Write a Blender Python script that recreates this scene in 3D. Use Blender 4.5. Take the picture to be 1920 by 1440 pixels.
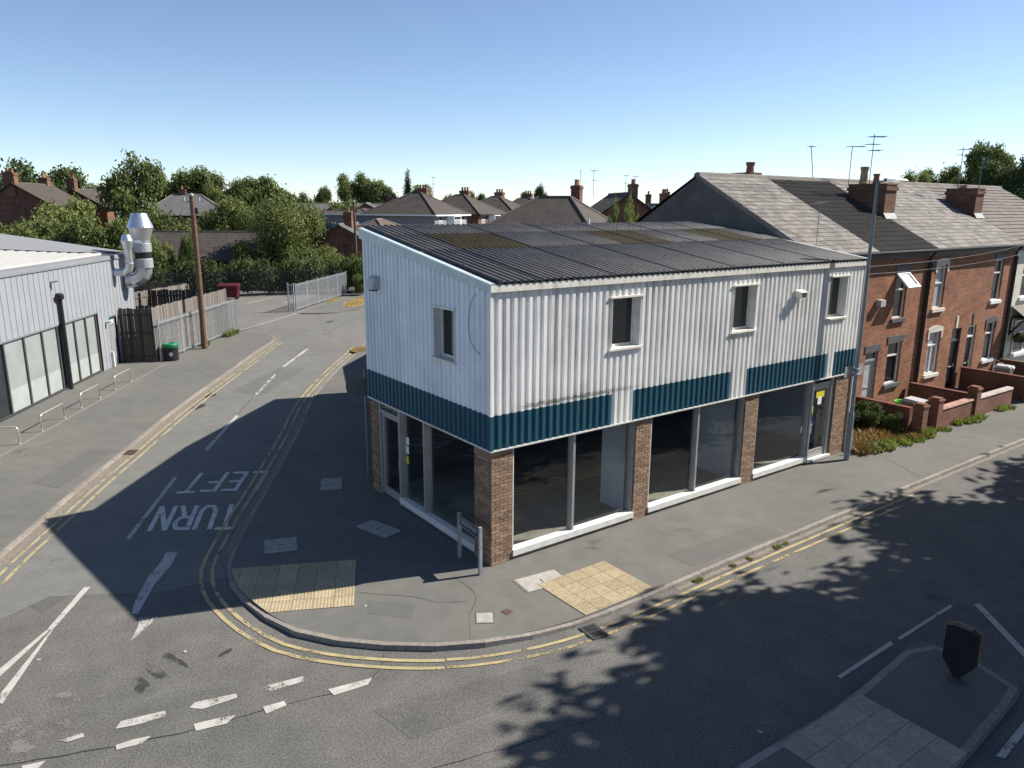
# Corner shop at a road junction, summer sun. Units: metres. X runs along the shop's front, Y along its side wall.
import bpy, math, random
from mathutils import Vector, Matrix, noise
R = random.Random(7)
scene = bpy.context.scene
col = scene.collection
for o in list(bpy.data.objects):
    bpy.data.objects.remove(o)

# ---------------------------------------------------------------- camera, sky, sun, exposure
cam = bpy.data.cameras.new('camera')
cam.sensor_width = 36
cam.lens = 26.547
cam.clip_start = 0.1
cam.clip_end = 4000
cam_o = bpy.data.objects.new('camera', cam)
col.objects.link(cam_o)
cam_o.matrix_world = Matrix(((0.80724, 0.12991, -0.57575, -8.7058), (-0.59020, 0.18738, -0.78521, -12.6226), (0.00588, 0.97366, 0.22793, 7.7674), (0, 0, 0, 1)))
scene.camera = cam_o

SHADOW = Vector((-1.06, 0.37, -1.0)).normalized()      # the way sunlight travels
TO_SUN = -SHADOW
SUN_EL = math.asin(TO_SUN.z)
world = bpy.data.worlds.new('World')
scene.world = world
world.use_nodes = True
wn = world.node_tree
sky = wn.nodes.new('ShaderNodeTexSky')
sky.sky_type = 'NISHITA'
sky.sun_disc = False
sky.sun_elevation = SUN_EL
sky.sun_rotation = math.atan2(TO_SUN.x, TO_SUN.y)
sky.altitude = 1500
sky.air_density = 0.82
sky.dust_density = 0.4
sky.ozone_density = 1.2
wn.links.new(sky.outputs[0], wn.nodes['Background'].inputs[0])
wn.nodes['Background'].inputs[1].default_value = 0.088
sun = bpy.data.lights.new('sun', 'SUN')
sun.energy = 5.0
sun.angle = math.radians(0.55)
sun.color = (1.0, 0.94, 0.84)
sun_o = bpy.data.objects.new('sun', sun)
col.objects.link(sun_o)
sun_o.rotation_euler = SHADOW.to_track_quat('-Z', 'Y').to_euler()
scene.view_settings.view_transform = 'Standard'
scene.view_settings.look = 'None'
scene.view_settings.gamma = 1
scene.view_settings.exposure = 0.84
scene.render.resolution_x, scene.render.resolution_y = 1024, 768

# ---------------------------------------------------------------- helpers
class MB:
    """collects shapes for one mesh"""
    def __init__(s): s.v = []; s.f = []; s.m = []; s.mi = 0
    def add(s, vs, fs):
        n = len(s.v); s.v += [tuple(p) for p in vs]
        s.f += [tuple(i + n for i in f) for f in fs]; s.m += [s.mi] * len(fs)
        return s
    def box(s, x0, x1, y0, y1, z0, z1):
        return s.add([(x, y, z) for z in (z0, z1) for y in (y0, y1) for x in (x0, x1)],
                     [(0, 2, 3, 1), (4, 5, 7, 6), (0, 1, 5, 4), (2, 6, 7, 3), (0, 4, 6, 2), (1, 3, 7, 5)])
    def prism(s, poly, z0, z1):
        n = len(poly)
        a = sum(poly[i][0] * poly[(i + 1) % n][1] - poly[(i + 1) % n][0] * poly[i][1] for i in range(n))
        if a < 0: poly = poly[::-1]
        return s.add([(p[0], p[1], z0) for p in poly] + [(p[0], p[1], z1) for p in poly],
                     [tuple(range(n))[::-1], tuple(range(n, 2 * n))] + [(i, (i + 1) % n, n + (i + 1) % n, n + i) for i in range(n)])
    def sheet(s, poly, z):
        n = len(poly)
        a = sum(poly[i][0] * poly[(i + 1) % n][1] - poly[(i + 1) % n][0] * poly[i][1] for i in range(n))
        if a < 0: poly = poly[::-1]
        return s.add([(p[0], p[1], z) for p in poly], [tuple(range(n))])
    def obox(s, c, ux, uy, uz):
        """box from centre and three half-axis vectors"""
        c, ux, uy, uz = Vector(c), Vector(ux), Vector(uy), Vector(uz)
        return s.add([c + a * ux + b * uy + d * uz for d in (-1, 1) for b in (-1, 1) for a in (-1, 1)],
                     [(0, 2, 3, 1), (4, 5, 7, 6), (0, 1, 5, 4), (2, 6, 7, 3), (0, 4, 6, 2), (1, 3, 7, 5)])
    def bar(s, a, b, w, h=None, up=(0, 0, 1)):
        """square bar from a to b"""
        a, b = Vector(a), Vector(b); d = (b - a); u = Vector(up)
        if abs(d.normalized().dot(u)) > .98: u = Vector((1, 0, 0))
        x = d.cross(u).normalized(); y = x.cross(d).normalized()
        return s.obox((a + b) / 2, d / 2, x * w / 2, y * (h or w) / 2)
    def tube(s, pts, r, n=8, caps=True):
        pts = [Vector(p) for p in pts]; rs = r if isinstance(r, (list, tuple)) else [r] * len(pts)
        vs, fs = [], []
        px = None
        for i, p in enumerate(pts):
            d = (pts[min(i + 1, len(pts) - 1)] - pts[max(i - 1, 0)]).normalized()
            if px is None:
                px = d.cross(Vector((0, 0, 1)) if abs(d.z) < .9 else Vector((1, 0, 0))).normalized()
            px = (px - d * px.dot(d)).normalized(); py = d.cross(px)
            vs += [p + (px * math.cos(2 * math.pi * k / n) + py * math.sin(2 * math.pi * k / n)) * rs[i] for k in range(n)]
        for i in range(len(pts) - 1):
            fs += [(i * n + k, i * n + (k + 1) % n, (i + 1) * n + (k + 1) % n, (i + 1) * n + k) for k in range(n)]
        if caps: fs += [tuple(range(n))[::-1], tuple(range((len(pts) - 1) * n, len(pts) * n))]
        return s.add(vs, fs)
    def lathe(s, prof, n=20, c=(0, 0, 0)):
        """profile of (radius, z)"""
        return s.tube2([((c[0], c[1], c[2] + z), r) for r, z in prof], n)
    def tube2(s, pr, n):
        vs = [(p[0] + r * math.cos(2 * math.pi * k / n), p[1] + r * math.sin(2 * math.pi * k / n), p[2]) for p, r in pr for k in range(n)]
        fs = [(i * n + k, i * n + (k + 1) % n, (i + 1) * n + (k + 1) % n, (i + 1) * n + k) for i in range(len(pr) - 1) for k in range(n)]
        fs += [tuple(range(n))[::-1], tuple(range((len(pr) - 1) * n, len(pr) * n))]
        return s.add(vs, fs)
    def mesh(s, name, mats, smooth=False):
        me = bpy.data.meshes.new(name)
        me.from_pydata(s.v, [], s.f)
        for m in (mats if isinstance(mats, (list, tuple)) else [mats]): me.materials.append(m)
        if any(s.m): me.polygons.foreach_set('material_index', s.m)
        if smooth: me.polygons.foreach_set('use_smooth', [True] * len(s.f))
        me.update()
        return me
    def build(s, name, mats, parent=None, smooth=False, loc=None, rz=0):
        return link(name, s.mesh(name, mats, smooth), parent, loc, rz)

def link(name, data, parent=None, loc=None, rz=0):
    o = bpy.data.objects.new(name, data)
    col.objects.link(o)
    if parent is not None: o.parent = parent
    if loc is not None: o.location = loc
    if rz: o.rotation_euler[2] = rz
    return o
def tag(o, label, cat, group=None):
    o['label'] = label; o['category'] = cat
    if group: o['group'] = group
    return o
def thing(name, label, cat, loc=(0, 0, 0), rz=0, group=None):
    return tag(link(name, None, None, loc, rz), label, cat, group)
def struct(o):
    o['kind'] = 'structure'; return o
def stuff(o):
    o['kind'] = 'stuff'; return o
def copy_tree(o, parent=None):
    c = o.copy(); col.objects.link(c); c.parent = parent
    for ch in list(o.children): copy_tree(ch, c)
    return c
def lerp(a, b, t): return a + (b - a) * t
def vl(a, b, t): return tuple(lerp(x, y, t) for x, y in zip(a, b))

# ---------------------------------------------------------------- materials
class NT:
    def __init__(s, name):
        s.mat = bpy.data.materials.new(name); s.mat.use_nodes = True
        s.t = s.mat.node_tree; s.b = s.t.nodes['Principled BSDF']; s.out = s.t.nodes['Material Output']
    def n(s, ty, **kw):
        nd = s.t.nodes.new('ShaderNode' + ty)
        for k, v in kw.items():
            if k.startswith('i_'): nd.inputs[k[2:].replace('_', ' ')].default_value = v
            else: setattr(nd, k, v)
        return nd
    def l(s, a, b): s.t.links.new(a, b)
    def val(s, sock, v):
        if hasattr(v, 'is_output'): s.l(v, sock)
        else: sock.default_value = v
    def math(s, op, a, b=0.0, c=0.0, clamp=False):
        m = s.n('Math', operation=op, use_clamp=clamp)
        for i, v in enumerate((a, b, c)): s.val(m.inputs[i], v)
        return m.outputs[0]
    def pos(s, obj=False):
        return s.n('TexCoord').outputs['Object'] if obj else s.n('NewGeometry').outputs['Position']
    def scaled(s, vec, sc):
        m = s.n('Mapping'); m.inputs['Scale'].default_value = sc; s.l(vec, m.inputs[0]); return m.outputs[0]
    def noise(s, vec, scale, detail=4, rough=.55):
        m = s.n('TexNoise'); m.inputs['Scale'].default_value = scale; m.inputs['Detail'].default_value = detail
        m.inputs['Roughness'].default_value = rough; s.l(vec, m.inputs['Vector']); return m.outputs[0]
    def ramp(s, f, a, b, lo=0.0, hi=1.0):
        m = s.n('MapRange'); m.clamp = True
        s.val(m.inputs[0], f)
        for i, v in enumerate((a, b, lo, hi)): m.inputs[i + 1].default_value = v
        return m.outputs[0]
    def mix(s, f, a, b):
        m = s.n('Mix', data_type='RGBA')
        s.val(m.inputs[0], f)
        for sock, v in ((m.inputs[6], a), (m.inputs[7], b)):
            if hasattr(v, 'is_output'): s.l(v, sock)
            else: sock.default_value = (*v[:3], 1)
        return m.outputs[2]
    def gain(s, c, f):
        m = s.n('VectorMath', operation='SCALE')
        if hasattr(c, 'is_output'): s.l(c, m.inputs[0])
        else: m.inputs[0].default_value = c[:3]
        s.val(m.inputs['Scale'], f); return m.outputs[0]
    def rnd(s): return s.n('ObjectInfo').outputs['Random']
    def bump(s, h, strength=.3, dist=.01):
        m = s.n('Bump'); m.inputs['Strength'].default_value = strength; m.inputs['Distance'].default_value = dist
        s.l(h, m.inputs['Height']); s.l(m.outputs[0], s.b.inputs['Normal'])
    def done(s, c, rough=.7, metal=0, spec=.3):
        if hasattr(c, 'is_output'): s.l(c, s.b.inputs['Base Color'])
        else: s.b.inputs['Base Color'].default_value = (*c[:3], 1)
        s.val(s.b.inputs['Roughness'], rough)
        s.b.inputs['Metallic'].default_value = metal; s.b.inputs['Specular IOR Level'].default_value = spec
        return s.mat

def plain(name, c, rough=.6, var=.12, scale=4, metal=0, spec=.3, rnd=0, obj=False, bump=0, bscale=40):
    t = NT(name); p = t.pos(obj)
    f = t.ramp(t.noise(p, scale), .25, .75, 1 - var, 1 + var)
    if rnd: f = t.math('MULTIPLY', f, t.ramp(t.rnd(), 0, 1, 1 - rnd, 1 + rnd))
    if bump: t.bump(t.noise(p, bscale), bump)
    return t.done(t.gain(c, f), rough, metal, spec)

def asphalt(name, c, warm, grain=.45, gscale=45, patch=.16):
    t = NT(name); p = t.pos()
    big = t.noise(p, .22, 5, .6); mid = t.noise(p, 1.7, 5, .65)
    g1 = t.noise(p, gscale, 3, .8); g2 = t.noise(p, gscale * 3.1, 2, .8)
    c1 = t.mix(t.ramp(big, .38, .62), c, warm)
    f = t.math('MULTIPLY', t.ramp(mid, .25, .75, 1 - patch, 1 + patch), t.ramp(g1, .3, .7, 1 - grain, 1 + grain))
    f = t.math('MULTIPLY', f, t.ramp(g2, .3, .7, 1 - grain * .8, 1 + grain * .8))
    sp = t.n('TexVoronoi'); sp.inputs['Scale'].default_value = gscale * .75; t.l(p, sp.inputs['Vector'])
    f = t.math('ADD', f, t.ramp(sp.outputs['Distance'], .06, .13, .55, 0.0))
    # tar blotches
    bl = t.ramp(t.noise(p, .55, 6, .7), .63, .72, 0, .35)
    f = t.math('MULTIPLY', f, t.math('SUBTRACT', 1.0, bl))
    t.bump(g1, .35, .012)
    return t.done(t.gain(c1, f), .9, 0, .25)

MAT = {}
MAT['road'] = asphalt('main road asphalt', (.102, .100, .095), (.124, .119, .111), .55, 30, .18)
MAT['side_road'] = asphalt('side road asphalt', (.137, .139, .130), (.155, .153, .143), .28, 55, .14)
MAT['footway'] = asphalt('footway asphalt', (.118, .117, .109), (.138, .134, .122), .17, 70, .13)
MAT['apron'] = asphalt('crossover asphalt', (.145, .135, .126), (.165, .152, .142), .25, 60)
MAT['patch'] = asphalt('patched asphalt', (.083, .083, .082), (.098, .096, .093), .25, 60)
MAT['kerb'] = plain('kerb concrete', (.235, .208, .185), .85, .25, 9, rnd=.14, bump=.25)
MAT['concrete'] = plain('pale concrete', (.33, .31, .28), .85, .2, 6, rnd=.1, bump=.2)
MAT['channel'] = plain('gutter grit', (.19, .165, .135), .95, .4, 14, bump=.4)
MAT['tactile'] = plain('buff tactile paving', (.36, .295, .19), .85, .22, 11, rnd=.1, bump=.2)
MAT['tactile_shade'] = plain('buff tactile paving greyed for shade', (.33, .28, .22), .85, .18, 11, rnd=.1, bump=.2)  # the same buff, greyed in colour for the tree shade on the island
MAT['tar'] = plain('tar seam', (.03, .03, .032), .8, .3, 6)
MAT['earth'] = plain('dry earth', (.20, .15, .10), .95, .3, 3, bump=.4)
MAT['ground'] = plain('distant ground', (.085, .092, .055), .95, .4, .15)

def paint(name, c, wear=.48):
    t = NT(name); p = t.pos()
    base = t.gain(c, t.ramp(t.noise(p, 5, 5), .25, .75, .8, 1.12))
    w = t.math('ADD', t.math('MULTIPLY', t.noise(p, 2.3, 3), .55), t.math('MULTIPLY', t.noise(p, 30, 4, .75), .45))
    a = t.ramp(w, wear - .035, wear + .035)      # 0 worn away
    t.done(base, .75)
    tr = t.n('BsdfTransparent'); mx = t.n('MixShader')
    t.l(t.math('SUBTRACT', 1.0, a), mx.inputs[0]); t.l(t.b.outputs[0], mx.inputs[1]); t.l(tr.outputs[0], mx.inputs[2])
    t.l(mx.outputs[0], t.out.inputs[0])
    return t.mat
MAT['white_paint'] = paint('white road paint', (.41, .40, .365), .42)
MAT['worn_paint'] = paint('worn white road paint', (.38, .37, .34), .475)
MAT['yellow_paint'] = paint('yellow road paint', (.36, .295, .165), .44)
MAT['yellow_worn'] = paint('worn yellow road paint', (.38, .30, .16), .49)

def cladding(name, c, streak=.5, grime=(.22, .205, .18), foot=0.0):
    t = NT(name); p = t.pos()
    s1 = t.noise(t.scaled(p, (5.0, 5.0, .14)), 1.0, 6, .7)
    s2 = t.noise(t.scaled(p, (16.0, 16.0, .45)), 1.0, 5, .65)
    pt = t.noise(p, .4, 3)
    d = t.math('MULTIPLY', t.ramp(s1, .46, .72), t.ramp(pt, .36, .6))
    d = t.math('ADD', d, t.math('MULTIPLY', t.ramp(s2, .55, .78), .6))
    d = t.math('ADD', d, t.ramp(t.noise(p, 26, 3, .7), .68, .76, 0, .8))
    d = t.math('MULTIPLY', d, streak)
    if foot:                               # mildew line left by an old sign just above the band
        sp = t.n('SeparateXYZ'); t.l(p, sp.inputs[0])
        wv = t.math('ADD', sp.outputs[2], t.math('MULTIPLY', t.noise(p, 9, 4, .7), .22))
        band = t.math('MULTIPLY', t.ramp(wv, 3.60, 3.63), t.ramp(wv, 3.74, 3.66))
        band = t.math('MULTIPLY', band, t.math('MULTIPLY', t.ramp(sp.outputs[0], .7, 1.1), t.ramp(sp.outputs[0], 4.6, 3.4)))
        d = t.math('ADD', d, t.math('MULTIPLY', band, t.math('MULTIPLY', t.ramp(t.noise(p, 14, 4, .7), .3, .55), foot)))
    d = t.math('MINIMUM', d, .92)
    cc = t.gain(t.gain(c, t.ramp(t.noise(p, 1.3, 4), .3, .7, .9, 1.05)), t.ramp(t.rnd(), 0, 1, .93, 1.03))
    return t.done(t.mix(d, cc, grime), .5, 0, .35)
MAT['clad'] = cladding('white coated cladding', (.84, .83, .81), .75, (.19, .175, .15), 1.0)
MAT['clad_side_shade'] = cladding('side cladding tinted for shade', (.78, .82, .87), .22, (.2, .21, .22))  # the front's white made bluer, with the side's shade put into the colour
MAT['teal'] = cladding('teal coated cladding', (.014, .080, .122), .22, (.10, .13, .14))
MAT['fascia'] = cladding('weathered white fascia', (.78, .75, .68), .6, (.25, .22, .15))
MAT['flash'] = plain('pale blue grey flashing', (.50, .58, .60), .45, .12, 3)
def roof_sheet():
    t = NT('weathered fibre cement'); p = t.pos()
    c = t.mix(t.ramp(t.noise(p, 2.2, 6, .7), .4, .65), (.078, .078, .082), (.115, .115, .117))
    c = t.mix(t.ramp(t.noise(p, 9, 5, .7), .6, .75), c, (.03, .03, .032))
    c = t.mix(t.math('MULTIPLY', t.ramp(t.noise(p, .8, 6, .75), .58, .68), .6), c, (.055, .046, .028))      # moss spreads over the joints
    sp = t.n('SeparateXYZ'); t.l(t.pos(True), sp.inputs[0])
    c = t.mix(t.ramp(sp.outputs[2], -.03, .02), (.022, .022, .024), c)      # troughs coloured darker to strengthen the corrugation's shadow stripes
    c = t.gain(c, t.ramp(t.rnd(), 0, 1, .9, 1.1))
    return t.done(c, .65, 0, .45)
MAT['roof_sheet'] = roof_sheet()
def moss_sheet():
    t = NT('mossy rooflight'); p = t.pos()
    c = t.mix(t.ramp(t.noise(p, 3.0, 6, .7), .38, .62), (.058, .044, .020), (.085, .070, .035))
    c = t.mix(t.ramp(t.noise(p, 1.2, 5, .7), .52, .68), c, (.035, .035, .030))
    return t.done(c, .8)
MAT['moss_sheet'] = moss_sheet()
MAT['white_frame'] = plain('white coated frame', (.64, .635, .61), .4, .12, 5)
MAT['alu'] = plain('anodised aluminium frame', (.36, .355, .35), .42, .1, 5, metal=.35)
MAT['dark_frame'] = plain('dark grey frame', (.06, .062, .066), .45, .1)
MAT['galv'] = plain('galvanised steel', (.36, .38, .40), .5, .2, 9, metal=.4)
MAT['galv_dark'] = plain('dull grey post paint', (.20, .225, .245), .5, .15, 5, metal=.2)
MAT['steel'] = plain('bright flue steel', (.62, .64, .66), .32, .08, 3, metal=.85)
MAT['black'] = plain('black plastic', (.018, .018, .02), .42, .2)
MAT['gutter'] = plain('black gutter', (.022, .021, .021), .5, .2)
MAT['lead'] = plain('lead flashing', (.27, .28, .29), .6, .25, 6)
MAT['hoop'] = plain('brushed stainless hoop', (.60, .56, .50), .32, .1, 3, metal=.7)

def bricks(name, a, b, mortar, scale=1.0, bump=.4):
    t = NT(name); p = t.pos()
    sp = t.n('SeparateXYZ'); t.l(p, sp.inputs[0])
    cb = t.n('CombineXYZ'); t.l(t.math('ADD', sp.outputs[0], sp.outputs[1]), cb.inputs[0]); t.l(sp.outputs[2], cb.inputs[1])
    br = t.n('TexBrick'); t.l(cb.outputs[0], br.inputs['Vector'])
    br.inputs['Scale'].default_value = 1; br.inputs['Brick Width'].default_value = .225 * scale; br.inputs['Row Height'].default_value = .075 * scale
    br.inputs['Mortar Size'].default_value = .007 * scale; br.inputs['Mortar Smooth'].default_value = .2; br.inputs['Bias'].default_value = -.1
    for k, v in (('Color1', a), ('Color2', b), ('Mortar', mortar)): br.inputs[k].default_value = (*v, 1)
    f = t.math('MULTIPLY', t.ramp(t.noise(p, .8, 5, .65), .3, .7, .68, 1.25), t.ramp(t.noise(p, 22, 3), .3, .7, .8, 1.2))
    t.bump(t.math('SUBTRACT', 1.0, br.outputs['Fac']), bump, .008)
    return t.done(t.gain(br.outputs['Color'], f), .88)
MAT['brick_red'] = bricks('orange red brickwork', (.36, .142, .070), (.20, .088, .052), (.21, .17, .14))
MAT['brick_wall'] = bricks('garden wall brick', (.22, .088, .056), (.155, .062, .044), (.17, .14, .115))
MAT['brick_dark'] = bricks('dark brickwork', (.19, .095, .055), (.12, .06, .04), (.10, .08, .07))
MAT['brick_far'] = bricks('far red brick', (.20, .08, .052), (.135, .055, .04), (.16, .13, .11), 1.6, .1)
MAT['brick_brown'] = bricks('brown shop brick', (.26, .165, .105), (.20, .12, .08), (.10, .085, .07))
MAT['brick'] = plain('buff brown brick', (.255, .170, .118), .88, .2, 30, rnd=.3, bump=.25, bscale=120)
def brick_stack():
    t = NT('buff brown brick stack'); p = t.pos()
    f = t.math('MULTIPLY', t.ramp(t.n('NewGeometry').outputs['Random Per Island'], 0, 1, .68, 1.32), t.ramp(t.noise(p, 30), .3, .7, .82, 1.18))
    return t.done(t.gain((.255, .170, .118), f), .88)
MAT['brick_stack'] = brick_stack()
MAT['mortar'] = plain('dark mortar', (.105, .088, .07), .95, .2, 20)
MAT['render'] = plain('grey cement render', (.115, .108, .10), .95, .25, 1.6, bump=.3)
MAT['pebble'] = plain('grey pebbledash', (.23, .235, .25), .95, .18, 3, bump=.3)
MAT['cream'] = plain('cream render', (.62, .59, .51), .85, .1, 2)
MAT['white'] = plain('white gloss', (.78, .78, .76), .35, .06, 5)
MAT['stone_grey'] = plain('grey painted lintel', (.10, .10, .105), .7, .15)
MAT['slate'] = plain('pale weathered slate', (.150, .136, .123), .8, .25, 5, rnd=.34, bump=.2)
MAT['dark_tile'] = plain('dark interlocking tile', (.046, .040, .034), .72, .3, 6, rnd=.25)
MAT['brown_tile'] = plain('brown concrete tile', (.115, .096, .083), .8, .25, 4, rnd=.2)
MAT['ridge'] = plain('ridge tile', (.17, .155, .137), .85, .2, 6, rnd=.15)
MAT['pot'] = plain('terracotta chimney pot', (.30, .15, .085), .8, .25, 6, rnd=.2)
MAT['pot_buff'] = plain('buff chimney pot', (.36, .27, .17), .8, .25, 6)
def tiled_roof(name, a, b, row=.3, wid=.3):
    t = NT(name); p = t.pos(True)
    br = t.n('TexBrick'); t.l(p, br.inputs['Vector'])
    br.inputs['Scale'].default_value = 1; br.inputs['Brick Width'].default_value = wid; br.inputs['Row Height'].default_value = row
    br.inputs['Mortar Size'].default_value = .03; br.inputs['Mortar Smooth'].default_value = .5
    for k, v in (('Color1', a), ('Color2', b), ('Mortar', tuple(x * .45 for x in a))): br.inputs[k].default_value = (*v, 1)
    f = t.ramp(t.noise(p, .7, 5, .7), .3, .7, .75, 1.25)
    t.bump(t.math('SUBTRACT', 1.0, br.outputs['Fac']), .6, .03)
    return t.done(t.gain(br.outputs['Color'], f), .85)
MAT['far_brown'] = tiled_roof('far brown roof tiles', (.085, .070, .061), (.070, .059, .052))
MAT['far_grey'] = tiled_roof('far grey roof tiles', (.135, .135, .135), (.115, .115, .118))
MAT['far_red'] = tiled_roof('far reddish roof tiles', (.16, .105, .085), (.13, .09, .075))
MAT['glass_dark'] = plain('dark window glass', (.018, .022, .026), .06, .2, 2, spec=.6)
MAT['curtain'] = plain('net curtain behind glass', (.34, .36, .38), .25, .25, 9, spec=.6)
MAT['frost'] = plain('frosted window film', (.25, .275, .27), .3, .12, 1.5, spec=.5)
MAT['wood'] = plain('weathered fence board', (.160, .145, .128), .9, .3, 9, rnd=.3, obj=True, bump=.3)
MAT['wood_dark'] = plain('dark fence board', (.072, .064, .057), .9, .3, 9, rnd=.3, obj=True, bump=.3)
MAT['pole_wood'] = plain('creosoted pole', (.135, .078, .055), .85, .3, 6, bump=.4)
MAT['grey_clad'] = plain('light grey wall cladding', (.262, .276, .296), .5, .06, 1.2, spec=.4)
MAT['grey_roof'] = plain('grey membrane roof', (.21, .215, .225), .7, .06, .8)
MAT['white_roof'] = plain('white roof sheet', (.36, .355, .34), .5, .06, 2)
MAT['red'] = plain('red painted steel', (.075, .010, .013), .5, .15)
MAT['green_plastic'] = plain('green plastic', (.012, .17, .075), .45, .12)
MAT['lime'] = plain('lime plastic', (.10, .42, .04), .45, .12)
MAT['bin_grey'] = plain('grey bin plastic', (.16, .165, .17), .5, .12)
MAT['bin_lid'] = plain('pale grey bin lid', (.42, .43, .44), .45, .1)
MAT['sign_back'] = plain('dull aluminium sign back', (.34, .36, .38), .5, .15, 5, metal=.3)
MAT['yellow'] = plain('yellow reflective plastic', (.34, .21, .02), .6, .15)
MAT['notice_yellow'] = plain('yellow paper notice', (.62, .56, .03), .7, .05)
MAT['notice_white'] = plain('white paper notice', (.75, .76, .76), .7, .05)
MAT['notice_blue'] = plain('blue sticker', (.03, .13, .30), .6, .05)
MAT['exit_green'] = plain('green exit sign', (.02, .30, .16), .5, .05)
MAT['door_black'] = plain('black door paint', (.014, .015, .017), .35, .15)
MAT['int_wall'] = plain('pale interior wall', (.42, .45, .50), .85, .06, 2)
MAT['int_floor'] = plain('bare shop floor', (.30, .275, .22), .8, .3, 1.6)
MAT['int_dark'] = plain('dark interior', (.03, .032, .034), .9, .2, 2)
MAT['straw'] = plain('dry grass', (.36, .27, .09), .95, .35, 6)
MAT['rust'] = plain('rusty iron', (.10, .06, .045), .8, .35, 12)
MAT['iron'] = plain('cast iron', (.05, .05, .052), .7, .3, 12)
MAT['felt'] = plain('roofing felt', (.07, .07, .072), .95, .2, 2)
MAT['bark'] = plain('tree bark', (.09, .07, .052), .95, .3, 5, bump=.5)

def glass(name, tint, rough=.0):
    t = NT(name)
    tr = t.n('BsdfTransparent'); tr.inputs[0].default_value = (*tint, 1)
    gl = t.n('BsdfGlossy'); gl.inputs['Roughness'].default_value = rough
    fr = t.n('Fresnel'); fr.inputs[0].default_value = 1.5
    mx = t.n('MixShader'); bf = t.n('NewGeometry').outputs['Backfacing']
    t.l(t.math('MULTIPLY', t.math('MULTIPLY', fr.outputs[0], 1.35), t.math('SUBTRACT', 1.0, bf), clamp=True), mx.inputs[0])
    t.l(tr.outputs[0], mx.inputs[1]); t.l(gl.outputs[0], mx.inputs[2]); t.l(mx.outputs[0], t.out.inputs[0])
    return t.mat
MAT['glass'] = glass('shop window glass', (.93, .95, .95))

def leafmat(name, a, b, dark=.72):
    t = NT(name); p = t.pos()
    f = t.noise(p, .55, 3); at = t.n('Attribute', attribute_name='tone')
    c = t.mix(t.ramp(f, .35, .65), a, b)
    c = t.gain(c, t.ramp(at.outputs['Fac'], 0, 1, dark, 1.35))
    c = t.gain(c, t.ramp(t.rnd(), 0, 1, .85, 1.15))
    t.done(c, .6, 0, .3)
    tl = t.n('BsdfTranslucent'); t.l(t.gain(c, 1.3), tl.inputs[0]); mx = t.n('MixShader'); mx.inputs[0].default_value = .28
    t.l(t.b.outputs[0], mx.inputs[1]); t.l(tl.outputs[0], mx.inputs[2]); t.l(mx.outputs[0], t.out.inputs[0])
    return t.mat
MAT['leaf'] = leafmat('mid green leaves', (.088, .122, .034), (.140, .168, .048))
MAT['leaf_light'] = leafmat('light green leaves', (.125, .160, .042), (.175, .200, .060))
MAT['leaf_dark'] = leafmat('dark green leaves', (.056, .086, .028), (.085, .115, .038))
MAT['leaf_pine'] = leafmat('conifer needles', (.018, .034, .018), (.028, .046, .022))
MAT['leaf_purple'] = leafmat('purple leaves', (.035, .022, .024), (.05, .03, .028))
MAT['leaf_dry'] = leafmat('dry weed leaves', (.15, .085, .03), (.22, .15, .05))
MAT['leaf_straw'] = leafmat('straw blades', (.30, .23, .09), (.38, .30, .13))
MAT['leaf_weed'] = leafmat('bright weed leaves', (.13, .17, .035), (.19, .22, .05))

# ---------------------------------------------------------------- ground, roads, pavements
def smooth(pts, step=.4):
    out = []
    n = len(pts)
    for i in range(n - 1):
        p0, p1, p2, p3 = (Vector(pts[max(0, min(n - 1, j))]) for j in (i - 1, i, i + 1, i + 2))
        k = max(1, int((p2 - p1).length / step))
        for j in range(k):
            t = j / k
            out.append(.5 * ((2 * p1) + (p2 - p0) * t + (2 * p0 - 5 * p1 + 4 * p2 - p3) * t * t + (3 * p1 - p0 - 3 * p2 + p3) * t ** 3))
    out.append(Vector(pts[-1]))
    return out
def offset(path, d):
    """shift a 2-D path to its left by d"""
    out = []
    for i, p in enumerate(path):
        t = (path[min(i + 1, len(path) - 1)] - path[max(0, i - 1)]).normalized()
        out.append(p + Vector((-t.y, t.x)) * d)
    return out
def strip(mb, path, a, b, z):
    A, B = offset(path, a), offset(path, b)
    n = len(path)
    mb.add([(p.x, p.y, z) for p in A] + [(p.x, p.y, z) for p in B], [(i, i + 1, n + i + 1, n + i) if a > b else (n + i, n + i + 1, i + 1, i) for i in range(n - 1)])
def part_of(path, lo, hi):
    return [p for i, p in enumerate(path) if lo <= i <= hi]
def walk(path, step):
    """points every step metres"""
    out = [path[0]]; acc = 0
    for a, b in zip(path, path[1:]):
        L = (b - a).length; s = step - acc
        while s <= L:
            out.append(a.lerp(b, s / L)); s += step
        acc = (acc + L) % step
    return out

ground = struct(MB().sheet([(-900, -700), (900, -700), (900, 1500), (-900, 1500)], -.17).build('ground', MAT['ground']))
road = struct(MB().sheet([(-80, -24), (110, -24), (110, 9), (-80, 9)], -.1).build('main_road', MAT['road']))

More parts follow.
